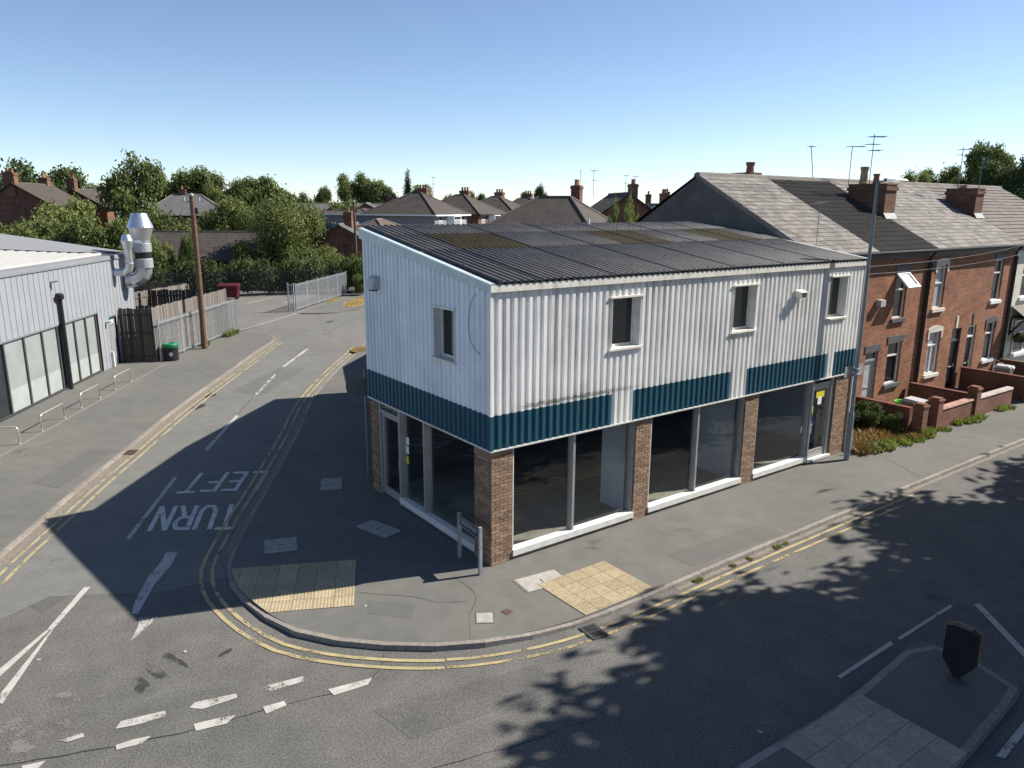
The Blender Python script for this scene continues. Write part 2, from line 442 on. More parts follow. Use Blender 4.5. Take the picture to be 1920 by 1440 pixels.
# kerb line round the shop's corner (Y axis side street -> main road)
KERB = smooth([(48.0, 83.0), (30.0, 56.3), (10.14, 27.69), (5.96, 21.9), (2.53, 16.76), (.2, 12.4), (-2.3, 7.95), (-3.35, 6.15), (-4.2, 4.6), (-4.68, 3.6), (-4.88, 2.7), (-4.88, 1.9), (-4.75, .95),
               (-4.45, .0), (-3.95, -.72), (-3.38, -1.3), (-2.75, -1.82), (-2.05, -2.25), (-1.25, -2.56), (-.45, -2.76), (.5, -2.86), (2.2, -2.88), (5, -2.85), (13, -2.85), (30, -2.9), (70, -2.9)])
LKERB = smooth([(-20.0, -8.0), (-12.4, .5), (-8.71, 7.28), (-6.75, 10.9), (-5.2, 13.6), (-2.4, 18.5), (1.9, 25.3), (4.7, 29.72), (5.9, 31.46), (6.42, 32.76), (6.25, 34.2), (5.36, 35.63)])
LFAR = smooth([(11.6, 41.9), (13.2, 41.0), (15.1, 41.35), (17.9, 43.4), (26.0, 56.0), (44.0, 85.0)])

side = struct(MB().sheet([(-16, 0), (-8, 4.4), (-6.2, 3.3), (-4.0, 3.0), (52, 86), (38, 92), (-16, 12)], -.096).build('side_road', MAT['side_road']))

def kerb_stones(parent, path, top, inward, width=.125, step=.915, group=None, every=1):
    pts = walk(path, step)
    for i in range(0, len(pts) - 1, every):
        a, b = pts[i], pts[i + every] if i + every < len(pts) else pts[-1]
        d = (b - a).normalized(); nrm = Vector((-d.y, d.x)) * inward
        a2, b2 = a + d * .006, b - d * .006
        za, zb = top(a), top(b)
        m = MB()
        q4 = [a2, b2, b2 + nrm * width, a2 + nrm * width]
        zz = (za, zb, zb, za)
        vs = [(p.x, p.y, -.2) for p in q4] + [((p + nrm * (.012 if k < 2 else 0)).x, (p + nrm * (.012 if k < 2 else 0)).y, z + R.uniform(-.002, .002)) for k, (p, z) in enumerate(zip(q4, zz))]
        m.add(vs, [(0, 1, 2, 3), (7, 6, 5, 4), (0, 4, 5, 1), (1, 5, 6, 2), (2, 6, 7, 3), (3, 7, 4, 0)])
        m.build('kerb_stone', MAT['kerb'], parent)

def ktop(p):
    if p.y > 5: return -.03
    if p.y > 1.2 and p.x < -3: return -.035
    if p.y > .2 and p.x < -3: return -.015
    if .0 < p.x < 2.6: return -.03
    if 2.6 <= p.x < 3.6 or -.9 < p.x <= 0: return -.012
    if p.x >= 3.6: return -.008
    return .004
kin = offset(KERB, .125)
corner = struct(MB().prism([tuple(p) for p in kin] + [(70, 2.3), (33, 2.6), (33, 30), (52, 82)], -.19, 0).build('corner_pavement', MAT['footway']))
near_k = [p for p in KERB if p.y < 30 and p.x < 34]
kerb_stones(corner, near_k, ktop, 1)
lin = offset(LKERB, -.0)
left = struct(MB().prism([tuple(p) for p in LKERB] + [(5.23, 35.97), (-3, 36), (-30, 20), (-34, -4)], -.19, -.005).build('forecourt_pavement', MAT['footway']))
lk = [p for p in LKERB if p.y > 3]
kerb_stones(left, offset(lk, -.13), lambda p: -.04, 1)
carpark = struct(MB().prism([(5.2, 35.97), (11.6, 41.9), (20.6, 52.0), (26, 62), (-12, 62), (-14, 36)], -.19, -.03).build('car_park', MAT['apron']))
verge = struct(MB().prism([tuple(p) for p in LFAR] + [(40, 87), (20.5, 51.9), (11.6, 42.0)], -.19, -.02).build('far_pavement', MAT['footway']))
apron = MB().sheet([(5.3, 35.7), (6.25, 34.2), (6.42, 32.76), (5.9, 31.5), (8.2, 33.4), (11.2, 36.6), (14.0, 40.6), (13.2, 41.0), (11.6, 41.9)], -.087).build('crossover', MAT['apron'], side)
tl = MB(); strip(tl, [Vector((5.23, 35.97)), Vector((11.4, 42.0))], -.08, .08, -.022); tl.build('threshold_edging', MAT['concrete'], carpark)
for seg in ([(10.26, 49.93), (13.84, 53.47)], [(12.86, 48.63), (14.64, 50.57)], [(6.12, 31.07), (4.64, 30.37)][:0]):
    if seg:
        m = MB(); strip(m, [Vector(seg[0]), Vector(seg[1])], -.06, .06, -.024); m.build('bay_line', MAT['white_paint'], carpark)
# forecourt edging strip and grit in the left gutter
m = MB(); strip(m, [Vector(p) for p in [(-9.18, 13.81), (-8.33, 15.24), (-0.71, 27.80)]], -.045, .045, .0); m.build('edging_strip', MAT['kerb'], left)
m = MB(); strip(m, offset(lk, -.135), -.0, -.24, -.09); m.build('gutter_grit', MAT['channel'], side)
m = MB(); strip(m, [p for p in near_k if p.y > 4], .0, -.16, -.0905); m.build('gutter_grit', MAT['channel'], side)
m = MB(); strip(m, [p for p in near_k if p.x > 2.5 and p.y < 0], .0, -.13, -.094); m.build('gutter_grit', MAT['channel'], road)

# markings are parts of the road they are painted on
Z1 = -.09
def mark(name, poly, mat, parent=road, z=Z1):
    return MB().sheet(poly, z).build(name, MAT[mat], parent)
ky = [p for p in KERB if p.y < 27.5 and p.x < 12.4]
def yline(path, d, w, mat, parent, z=Z1 + .002):
    m = MB(); strip(m, path, d - w / 2, d + w / 2, z); return m.build('yellow_line', MAT[mat], parent)
k_a = [p for p in ky if p.x < -2.4 or p.y > 0]
k_b = [p for p in ky if p.x >= -2.5 and p.y < 0]
yline(k_a, -.29, .085, 'yellow_paint', road); yline(k_a, -.52, .085, 'yellow_paint', road)
yline(k_b, -.27, .08, 'yellow_paint', road); yline(k_b, -.50, .075, 'yellow_worn', road)
ly = [p for p in offset(lk, -.13) if p.y < 31.2]
yline(ly, -.34, .085, 'yellow_paint', side); yline(ly, -.58, .085, 'yellow_paint', side)

for poly, mt in (([(-2.83, 12.56), (-2.77, 12.39), (-0.66, 16.08), (-0.68, 16.28)], 'white_paint'),
                 ([(0.54, 18.47), (0.60, 18.32), (3.08, 22.49), (3.03, 22.66)], 'worn_paint'),
                 ([(3.93, 24.16), (3.98, 23.98), (6.79, 27.88), (6.82, 28.26)], 'white_paint'),
                 ([(-6.22, 6.52), (-6.13, 6.46), (-4.14, 10.38), (-4.20, 10.53)], 'white_paint')):
    mark('lane_line', poly, mt, side)
mark('lane_line', [(-5.61, 5.16), (-5.37, 5.06), (-5.63, 4.46), (-6.14, 3.70), (-6.62, 2.70), (-6.68, 2.57), (-6.77, 2.68), (-6.63, 3.14), (-6.23, 4.05), (-5.78, 4.76)], 'white_paint')
mark('lane_line', [(-6.67, 2.44), (-6.35, 2.28), (-6.63, 1.96), (-6.99, 1.61), (-6.77, 2.08)], 'worn_paint')
for poly in ([(-7.38, 4.41), (-7.26, 4.36), (-8.11, 2.88), (-8.18, 2.98)], [(-8.19, 2.96), (-8.15, 2.91), (-8.99, 1.74), (-8.98, 2.00)], [(-8.14, 2.88), (-8.11, 2.86), (-9.00, 0.85), (-9.11, 0.98)]):
    mark('chevron_line', poly, 'white_paint')
for poly, mt in (([(-6.58, -1.02), (-6.47, -0.92), (-5.86, -1.08), (-5.88, -1.20), (-6.42, -1.17)], 'worn_paint'), ([(-5.49, -1.21), (-5.34, -1.17), (-4.79, -1.27), (-4.81, -1.42), (-5.38, -1.36)], 'worn_paint'),
                 ([(-6.63, -1.46), (-6.12, -1.58), (-6.04, -1.63), (-6.21, -1.75), (-6.64, -1.65)], 'white_paint'), ([(-5.62, -1.68), (-5.29, -1.73), (-5.29, -1.86), (-5.63, -1.88)], 'white_paint'),
                 ([(-4.59, -1.86), (-3.85, -2.00), (-3.99, -2.13), (-4.57, -2.07)], 'white_paint'), ([(-7.63, -0.88), (-7.53, -0.73), (-6.91, -0.86), (-6.93, -1.01), (-7.31, -0.98)], 'worn_paint'),
                 ([(-7.69, -1.28), (-7.45, -1.30), (-7.21, -1.37), (-7.37, -1.47), (-7.70, -1.40)], 'white_paint'), ([(-8.37, -0.67), (-8.05, -0.69), (-8.04, -0.80), (-8.27, -0.78)], 'worn_paint'),
                 ([(-8.86, -0.97), (-8.57, -1.05), (-8.67, -1.16), (-8.86, -1.10)], 'white_paint')):
    mark('give_way_dash', poly, mt)
for poly in ([(2.68, -6.64), (2.68, -6.71), (4.45, -6.70), (4.52, -6.61)], [(4.72, -6.63), (4.70, -6.70), (6.79, -6.70), (6.81, -6.63)], [(7.24, -6.91), (7.37, -6.98), (6.09, -8.38), (5.79, -8.49)], [(2.79, -9.11), (2.84, -9.21), (4.28, -9.11), (4.66, -8.98)]):
    mark('island_line', poly, 'white_paint')

# TURN LEFT lettering, read by drivers leaving the side street
GLYPH = {'T': [((0, 1), (1, 1)), ((.5, 0), (.5, 1))], 'L': [((.06, 0), (.06, 1)), ((0, .04), (.9, .04))],
         'E': [((.06, 0), (.06, 1)), ((0, .04), (.9, .04)), ((0, .52), (.8, .52)), ((0, .96), (.9, .96))],
         'F': [((.06, 0), (.06, 1)), ((0, .52), (.8, .52)), ((0, .96), (.9, .96))],
         'N': [((.06, 0), (.06, 1)), ((.94, 0), (.94, 1)), ((.06, 1), (.94, 0))],
         'U': [((.06, 1), (.06, .25)), ((.06, .25), (.28, .04)), ((.28, .04), (.72, .04)), ((.72, .04), (.94, .25)), ((.94, .25), (.94, 1))],
         'R': [((.06, 0), (.06, 1)), ((0, .96), (.7, .96)), ((.7, .96), (.94, .8)), ((.94, .8), (.94, .66)), ((.94, .66), (.7, .5)), ((.7, .5), (0, .5)), ((.5, .5), (.94, 0))]}
def road_word(word, o, u, v, mat):
    o, u, v = Vector(o), Vector(u), Vector(v)
    n = len(word); cw = 1 / n
    for i, ch in enumerate(word):
        m = MB()
        for k, (a, b) in enumerate(GLYPH[ch]):
            A = o + u * (i + .08 + a[0] * .76) * cw + v * a[1]; Bp = o + u * (i + .08 + b[0] * .76) * cw + v * b[1]
            d = (Bp - A).normalized(); w = .085 if abs(d.dot(v.normalized())) < .5 else .06
            s = Vector((-d.y, d.x)) * w
            m.sheet([tuple(A - s - d * .03), tuple(Bp - s + d * .03), tuple(Bp + s + d * .03), tuple(A + s - d * .03)], Z1 + .0006 * k)
        m.build('painted_letter', MAT[mat], side)
MAT['letter_paint'] = paint('white lettering paint', (.52, .51, .48), .40)
def word_box(word, bl, br, tl, mat='letter_paint'):
    road_word(word, bl, Vector(br) - Vector(bl), Vector(tl) - Vector(bl), mat)
word_box('TURN', (-3.30, 7.09), (-5.15, 8.22), (-3.90, 5.64))
word_box('LEFT', (-1.78, 9.29), (-3.77, 10.41), (-2.56, 7.93))

# seams, cracks, patches of newer tar
def crack(pts, w, parent, z, seed=1):
    w *= .6
    rr = random.Random(seed); P = smooth([Vector(p) for p in pts], .25)
    P = [p + Vector((rr.uniform(-1, 1), rr.uniform(-1, 1))) * .025 for p in P]
    m = MB(); n = len(P)
    A = offset(P, w / 2); Bq = offset(P, -w / 2)
    for i in range(n):
        k = rr.uniform(.25, 1.2); A[i] = P[i].lerp(A[i], k); Bq[i] = P[i].lerp(Bq[i], k)
    m.add([(p.x, p.y, z) for p in A] + [(p.x, p.y, z) for p in Bq], [(n + i, n + i + 1, i + 1, i) for i in range(n - 1)])
    m.build('tar_seam', MAT['tar'], parent)
crack([(-9.36, -0.66), (-8.60, -0.97), (-7.12, -1.48), (-5.75, -1.76), (-3.95, -2.06), (-3.58, -1.80), (-3.33, -1.46)], .03, road, -.093, 3)
crack([(-4.16, -4.41), (-2.98, -4.74), (-1.42, -5.02)], .02, road, -.0935, 4)
crack([(-0.82, 16.01), (6.03, 27.43), (11.93, 35.11), (15.50, 38.99)], .05, side, -.0915, 5)
crack([(-2.85, 0.69), (-1.98, -0.17), (-1.70, -0.66), (-1.20, -0.91)], .02, corner, .004, 6)
crack([(-0.90, 0.12), (-0.92, -0.85), (-1.42, -1.34), (-1.92, -2.14)], .016, corner, .004, 7)
crack([(15.16, -0.09), (14.09, -2.06), (13.63, -2.76)], .02, corner, .004, 8)
crack([(1.84, 12.19), (1.06, 8.37), (-0.07, 5.28)], .02, corner, .004, 9)
for i, (pl, pz, par) in enumerate((([(7.43, 30.59), (14.09, 36.03), (10.51, 28.50), (8.75, 27.15), (6.52, 25.60)], -.0922, side), ([(2.20, 24.89), (4.47, 23.32), (6.21, 22.12), (3.39, 17.38), (1.56, 18.09), (1.10, 20.16)][:0], -.092, side),)):
    if pl: MB().sheet(pl, pz).build('tar_patch', MAT['patch' if i == 9 else 'side_road' if i == 2 else 'apron'], par)
MAT['stain'] = paint('dark oil stain', (.045, .044, .042), .53)
for c, rx, ry, rz in (((-1.53, 18.38), .55, .22, .9), ((-0.64, 20.01), .5, .2, .9), ((12.04, 37.18), .55, .2, .6), ((-7.06, 0.01), .14, .4, .2), ((-6.78, 0.28), .12, .5, .25), ((-6.47, 0.57), .08, .45, .3), ((-5.66, 0.23), .2, .06, .4)):
    m = MB(); n = 14
    m.sheet([(c[0] + math.cos(rz) * a - math.sin(rz) * b, c[1] + math.sin(rz) * a + math.cos(rz) * b) for a, b in
             [(rx * math.cos(2 * math.pi * k / n) * R.uniform(.6, 1.1), ry * math.sin(2 * math.pi * k / n) * R.uniform(.6, 1.1)) for k in range(n)]], -.0925)
    m.build('tar_stain', MAT['stain' if c[1] < 6 else 'tar'], side if c[1] > 6 else road)

# tactile paving: every slab a piece of its pavement
def slab_mesh(poly, w, blist, top=.014):
    m = MB(); m.prism(poly, -.04, top)
    for bx, by in blist:
        r, h = .021, .010
        m.add([(bx + a * r, by + b * r, top + .0004) for a, b in ((-1, -.4), (-.4, -1), (.4, -1), (1, -.4), (1, .4), (.4, 1), (-.4, 1), (-1, .4))] +
              [(bx + a * r * .55, by + b * r * .55, top + h) for a, b in ((-1, -1), (1, -1), (1, 1), (-1, 1))],
              [(8, 9, 10, 11), (0, 1, 8), (1, 2, 9, 8), (2, 3, 9), (3, 4, 10, 9), (4, 5, 10), (5, 6, 11, 10), (6, 7, 11), (7, 0, 8, 11)])
    return m
def clip(poly, a, b):
    """keep the part of poly left of a->b"""
    out = []; d = b - a
    def sd(p): return d.x * (p.y - a.y) - d.y * (p.x - a.x)
    for i in range(len(poly)):
        p, q = poly[i], poly[(i + 1) % len(poly)]
        sp, sq = sd(p), sd(q)
        if sp >= 0: out.append(p)
        if sp * sq < 0: out.append(p + (q - p) * (sp / (sp - sq)))
    return out
FULL = {}
def slabs(parent, o, u, v, nu, nv, mat, s=.4, clips=(), z=0.0, skip=()):
    """grid of slabs from corner o along unit vectors u and v"""
    o, u, v = Vector(o), Vector(u).normalized(), Vector(v).normalized()
    bl = [((k % 6 + .5) * s / 6, (k // 6 + .5) * s / 6) for k in range(36)]
    ang = math.atan2(u.y, u.x)
    loc = Matrix(((u.x, v.x), (u.y, v.y))); inv = loc.inverted()
    g = .004
    if (mat, s) not in FULL: FULL[(mat, s)] = slab_mesh([(g, g), (s - g, g), (s - g, s - g), (g, s - g)], s, bl).mesh('tactile_slab', MAT[mat])
    flip = u.x * v.y - u.y * v.x < 0
    for i in range(nu):
        for j in range(nv):
            if (i, j) in skip: continue
            c = o + u * i * s + v * j * s
            loc4 = Matrix(((u.x, v.x, 0, c.x), (u.y, v.y, 0, c.y), (0, 0, 1, z), (0, 0, 0, 1)))
            poly = [Vector(p) for p in ((g, g), (s - g, g), (s - g, s - g), (g, s - g))]; full = 4
            cp = poly
            for a, b in clips:
                la, lb = inv @ (Vector(a) - c), inv @ (Vector(b) - c)
                cp = clip(cp, *((lb, la) if flip else (la, lb)))
                if len(cp) < 3: break
            if len(cp) < 3: continue
            if all((p - q).length < 1e-6 for p, q in zip(cp, poly)) and len(cp) == 4: me = FULL[(mat, s)]
            else:
                def inside(p):
                    return all((cp[(k + 1) % len(cp)] - cp[k]).cross(p - cp[k]) > .018 * (cp[(k + 1) % len(cp)] - cp[k]).length for k in range(len(cp)))
                me = slab_mesh([tuple(p) for p in cp], s, [b for b in bl if inside(Vector(b))]).mesh('tactile_slab', MAT[mat])
            ob = link('tactile_slab', me, parent); ob.matrix_world = loc4
# main-road crossing
a, b, d = (Vector(p) for p in [(0.29, -2.88), (2.18, -2.88), (0.45, -1.50)])
uu = (b - a).normalized(); vv = Vector((-uu.y, uu.x))
a = Vector((.36, -2.73)); uu = Vector((1, 0)); vv = Vector((-.22, 1)).normalized()
slabs(corner, a, uu, Vector((0, 1)), 5, 4, 'tactile', .38)
# side-street crossing, cut along the curved kerb
kc = [p for p in kin if -4 < p.y < 4.2 and p.x < -3.4]
cl = [(kc[i], kc[i + 1]) for i in range(0, len(kc) - 1)]
p0, p1, p2 = (Vector(p) for p in [(-2.25, 2.08), (-4.68, 3.27), (-3.39, 0.27)])
slabs(corner, p0, p1 - p0, Vector((-(p1 - p0).y, (p1 - p0).x)), 8, 5, 'tactile', .41, cl)

# ---------------------------------------------------------------- traffic island
IS = [Vector(p) for p in [(-1.35, -7.19), (-0.66, -7.06), (1.44, -7.14), (2.69, -7.11), (4.62, -6.95), (4.77, -6.99), (4.89, -7.17), (4.93, -7.51), (4.94, -8.42), (4.88, -8.60), (4.66, -8.71), (4.26, -8.76), (1.93, -8.93), (0.58, -9.03)]]
island = struct(MB().prism([tuple(p) for p in IS], -.19, 0).build('traffic_island', MAT['footway']))
kerb_stones(island, smooth([tuple(p) for p in IS], .3), lambda p: .006, -1, .13, .8)
i0, i1, i2 = (Vector(p) for p in [(2.40, -7.20), (0.38, -7.16), (2.42, -8.81)])
ui, vi = (i1 - i0).normalized(), (i2 - i0).normalized()
vi = (vi - ui * vi.dot(ui)).normalized()
slabs(island, i0, ui, vi, 5, 4, 'tactile_shade', .42)

# ---------------------------------------------------------------- the corner shop
LX, WY = 14.16, 5.94                     # front length, side length
ZB, ZT, ZE = 2.70, 3.46, 6.08            # band bottom, band top, eave
SL = (7.13 - 6.22) / 5.94
def roof_z(y): return 6.22 + SL * y
shop = thing('corner_shop', 'empty two storey corner shop clad in white ribbed metal above teal band', 'shop building')

# brick piers
BW, BH, BD, MJ = .215, .065, .03, .010
brick_mesh = {}
def brick(w):
    k = round(w, 3)
    if k not in brick_mesh:
        m = MB(); c = .004; h = BH
        # face at y = 0 looking to -y, slightly bevelled
        m.add([(0, BD, 0), (w, BD, 0), (w, BD, h), (0, BD, h), (0, c, 0), (w, c, 0), (w, c, h), (0, c, h), (c, 0, c), (w - c, 0, c), (w - c, 0, h - c), (c, 0, h - c)],
              [(0, 4, 7, 3), (1, 2, 6, 5), (3, 7, 6, 2), (0, 1, 5, 4), (4, 5, 9, 8), (5, 6, 10, 9), (6, 7, 11, 10), (7, 4, 8, 11), (8, 9, 10, 11)])
        brick_mesh[k] = m.mesh('brick', MAT['brick'])
    return brick_mesh[k]
def brick_face(parent, o, u, length, z0, z1, first_half=False, joined=None):
    """lay stretcher bond on a face starting at o along u (outside on the right of u)"""
    o, u = Vector(o), Vector(u); ang = math.atan2(u.y, u.x)
    row = 0; z = z0
    while z + BH <= z1 + .02:
        x = 0.0
        half = (row % 2 == 0) == first_half
        while x < length - .02:
            w = (BW - MJ) / 2 if (half and x == 0) else BW
            w = min(w, length - x)
            if length - x - w < .03: w = length - x
            if w > .03:
                prd = R.uniform(-.003, .003)
                nrm = Vector((u.y, -u.x))
                p = o + u * x + nrm * prd
                if joined is None:
                    link('brick', brick(w), parent, (p.x, p.y, z), ang)
                else:
                    q = p + u * w; i = p - nrm * BD; j = q - nrm * BD
                    joined.add([(i.x, i.y, z), (j.x, j.y, z), (j.x, j.y, z + BH), (i.x, i.y, z + BH), (p.x, p.y, z), (q.x, q.y, z), (q.x, q.y, z + BH), (p.x, p.y, z + BH)],
                               [(4, 5, 6, 7), (0, 4, 7, 3), (1, 2, 6, 5), (3, 7, 6, 2), (0, 1, 5, 4)])
            x += w + MJ
        row += 1; z += BH + MJ
def pier(x0, x1, y0, y1, faces, join=False, zt=ZB - .01):
    p = MB().box(x0 + .012, x1 - .012, y0 + .012, y1 - .012, -.1, zt).build('brick_pier', MAT['mortar'], shop)
    j = MB() if join else None
    if 'f' in faces: brick_face(p, (x0, y0), (1, 0), x1 - x0, .004, zt - .01, False, j)
    if 'l' in faces: brick_face(p, (x0, y1 if not 'f' in faces else y1), (0, -1), y1 - y0, .004, zt - .01, True, j)
    if 'r' in faces: brick_face(p, (x1, y0), (0, 1), y1 - y0, .004, zt - .01, True, j)
    if j: stuff(j.build('bricks', MAT['brick_stack'], p))
    return p
O = .05
pier(O, .63, O, .72, 'fl')
pier(4.42, 4.96, O, .42, 'f')
pier(8.74, 9.31, O, .42, 'fr', True)
pier(13.27, 14.09, O, .5, 'fr', True)
pier(O, .42, 5.5, WY - .02, 'l', True)
# plinth courses under the sills
j = MB()
for a, b in ((.63, 4.42), (4.96, 8.74), (9.31, 13.27)):
    jb = MB(); jb.box(a, b, O + .045, .35, -.1, .085); jb.build('plinth', MAT['mortar'], shop)
    brick_face(shop, (a + .005, O + .032), (1, 0), b - a - .01, .002, .09, False, j)
stuff(j.build('bricks', MAT['brick_stack'], shop))

# glazing
def glaze(x0, x1, z0, z1, y, parent, axis='x'):
    m = MB()
    if axis == 'x': m.box(x0, x1, y, y + .012, z0, z1)
    else: m.box(y, y + .012, x0, x1, z0, z1)
    return m.build('pane', MAT['glass'], parent)
def front_window(x0, x1, mulls, door=None):
    w = MB().box(x0, x1, .085, .30, .085, .13).build('shop_window', MAT['white_frame'], shop)   # base rail
    MB().add([(x0, .02, .09), (x1, .02, .09), (x1, .02, .235), (x0, .02, .235), (x0, .2, .09), (x1, .2, .09), (x1, .2, .262), (x0, .2, .262)],
             [(0, 1, 2, 3), (3, 2, 6, 7), (4, 7, 6, 5), (0, 3, 7, 4), (1, 5, 6, 2), (0, 4, 5, 1)]).build('sill', MAT['white_frame'], w)
    MB().box(x0, x0 + .035, .07, .27, .262, ZB).build('side_frame', MAT['white_frame'], w)
    MB().box(x1 - .06, x1, .09, .30, .262, ZB).build('side_frame', MAT['alu'], w)
    MB().box(x0 + .035, x1 - .06, .15, .28, ZB - .12, ZB).build('head_rail', MAT['dark_frame'], w)
    xs = [x0 + .035] + list(mulls) + [x1 - .06]
    for mx in mulls:
        b = MB().box(mx - .035, mx + .035, .08, .27, .16, ZB); b.build('mullion', MAT['alu'], w)
    for a, b in zip(xs, xs[1:]): glaze(a + .03, b - .03, .25, ZB - .1, .2, w)
    return w
front_window(.63, 4.42, [2.43])
front_window(4.96, 8.74, [6.80])
w3 = front_window(9.31, 11.98, [])
# front door
d = MB().box(12.0, 12.09, .06, .28, .1, ZB).box(13.1, 13.26, .10, .30, .1, ZB).box(12.09, 13.1, .12, .28, 2.42, 2.52).build('shop_door', MAT['alu'], shop)
MB().box(11.98, 13.27, -.0, .3, .03, .105).build('threshold', MAT['white_frame'], d)
leaf = MB()
for bx in ((12.1, 12.19, .14, .19, .11, 2.41), (13.0, 13.09, .14, .19, .11, 2.41), (12.19, 13.0, .14, .19, .11, .36), (12.19, 13.0, .14, .19, 2.3, 2.41)): leaf.box(*bx)
leaf.build('door_leaf', MAT['alu'], d)
glaze(12.19, 13.0, .36, 2.3, .16, d); glaze(12.09, 13.1, 2.52, ZB - .02, .18, d)
MB().tube([(12.16, .09, .95), (12.16, .09, 1.25)], .018).box(12.15, 12.17, .09, .14, 1.0, 1.02).box(12.15, 12.17, .09, .14, 1.2, 1.22).build('handle', MAT['white_frame'], d)
MB().box(12.38, 12.82, .146, .152, 2.04, 2.24).build('notice', MAT['notice_yellow'], d)
MB().box(12.48, 12.68, .140, .146, 1.82, 2.06).build('notice', MAT['notice_white'], d)
MB().box(12.24, 12.38, .146, .152, 1.2, 1.34).build('notice', MAT['notice_blue'], d)
MB().box(12.20, 12.28, .146, .152, 1.5, 1.8).build('notice', MAT['notice_yellow'], d)
MB().box(11.78, 11.85, .186, .194, 1.0, 1.22).build('notice', MAT['notice_white'], d)
MB().box(11.79, 11.84, .180, .186, 1.0, 1.07).build('notice', MAT['notice_yellow'], d)

# side glazing and side door (in shade)
sw = MB().box(.085, .30, .72, 4.3, .02, .10).build('shop_window', MAT['alu'], shop)
MB().box(.03, .2, .72, 4.3, .10, .262).build('sill', MAT['white_frame'], sw)
MB().box(.06, .27, 2.965, 3.04, .262, ZB).build('mullion', MAT['alu'], sw)
MB().box(.06, .27, 4.24, 4.34, .02, ZB).build('mullion', MAT['alu'], sw)
MB().box(.08, .28, .72, .75, .262, ZB).build('side_frame', MAT['alu'], sw)
glaze(.75, 2.96, .25, ZB - .05, .2, sw, 'y'); glaze(3.04, 4.24, .25, ZB - .05, .2, sw, 'y')
MB().box(.188, .194, 4.0, 4.16, 1.75, 1.95).build('notice', MAT['notice_white'], sw)
MB().box(.188, .194, 4.02, 4.18, 1.5, 1.7).build('notice', MAT['notice_white'], sw)
MB().box(.188, .194, 4.04, 4.18, 1.22, 1.42).build('notice', MAT['notice_yellow'], sw)
sd = MB().box(.08, .28, 5.41, 5.5, .02, ZB).box(.08, .28, 4.34, 5.41, 2.36, 2.44).build('side_door', MAT['alu'], shop)
m = MB()
for bx in ((.14, .19, 4.35, 4.45, .03, 2.35), (.14, .19, 5.3, 5.4, .03, 2.35), (.14, .19, 4.45, 5.3, .03, .25), (.14, .19, 4.45, 5.3, 2.25, 2.35)): m.box(*bx)
m.build('door_leaf', MAT['alu'], sd)
glaze(4.45, 5.3, .25, 2.25, .16, sd, 'y'); glaze(4.34, 5.41, 2.44, ZB - .05, .16, sd, 'y')
MB().box(.10, .14, 4.4, 4.43, .95, 1.25).build('handle', MAT['white_frame'], sd)

# inside
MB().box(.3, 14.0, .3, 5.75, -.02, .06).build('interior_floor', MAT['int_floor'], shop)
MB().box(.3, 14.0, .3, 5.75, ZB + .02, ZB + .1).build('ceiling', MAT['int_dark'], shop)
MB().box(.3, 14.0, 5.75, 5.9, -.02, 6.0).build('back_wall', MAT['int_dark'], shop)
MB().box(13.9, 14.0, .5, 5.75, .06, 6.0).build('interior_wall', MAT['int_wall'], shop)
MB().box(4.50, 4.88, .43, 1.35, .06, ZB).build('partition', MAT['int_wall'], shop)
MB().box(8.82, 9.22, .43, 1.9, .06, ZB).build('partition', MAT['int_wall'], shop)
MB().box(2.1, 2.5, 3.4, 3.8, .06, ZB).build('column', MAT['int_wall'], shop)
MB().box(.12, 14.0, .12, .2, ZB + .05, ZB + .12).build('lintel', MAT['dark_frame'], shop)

# ribbed cladding with openings
PITCH = .2
PROF = ((0, 0), (.085, 0), (.108, .044), (.177, .044))        # outer flat, slope, inner flat, slope back
def ribbed(length, z0, z1, holes, front, name, mat, start=0.0):
    """front: maps (u, depth, z) to a point; z1 may be a function of u; holes (u0, u1, z0, z1)"""
    us = []
    k = 0
    while k * PITCH < length:
        for a, dp in PROF:
            u = k * PITCH + a
            if u < length: us.append((u, dp))
        k += 1
    ph = length % PITCH; ph = 0 if PITCH - ph < 1e-6 else ph
    pr = list(PROF) + [(PITCH, 0)]
    dl = next(lerp(p[1], q[1], (ph - p[0]) / (q[0] - p[0])) for p, q in zip(pr, pr[1:]) if p[0] <= ph <= q[0] + 1e-9)
    us.append((length, dl))
    extra = sorted({h for H in holes for h in H[:2]} | ({start} if start else set()))
    for e in extra:
        for i in range(len(us) - 1):
            if us[i][0] < e < us[i + 1][0]:
                t = (e - us[i][0]) / (us[i + 1][0] - us[i][0])
                us.insert(i + 1, (e, lerp(us[i][1], us[i + 1][1], t))); break
    zf = z1 if callable(z1) else (lambda u: z1)
    m = MB()
    for (ua, da), (ub, db) in zip(us, us[1:]):
        if ub - ua < 1e-5 or ua < start - 1e-6: continue
        um = (ua + ub) / 2
        spans = [(z0, None)]
        for (h0, h1, hz0, hz1) in holes:
            if h0 < um < h1: spans = [(z0, hz0), (hz1, None)]
        for s0, s1 in spans:
            za, zb = (zf(ua), zf(ub)) if s1 is None else (s1, s1)
            if max(za, zb) - s0 < 1e-4: continue
            m.add([front(ua, da, s0), front(ub, db, s0), front(ub, db, zb), front(ua, da, za)], [(0, 1, 2, 3)])
    return m.build(name, MAT[mat], shop)
ff = lambda u, d, z: (u, d, z)
fs = lambda u, d, z: (d, WY - u, z)                     # side wall, u from the far end to the corner
W1 = [(3.42, 4.32, 4.56, 5.74), (7.83, 8.76, 4.56, 5.77), (12.31, 13.23, 4.56, 5.79)]
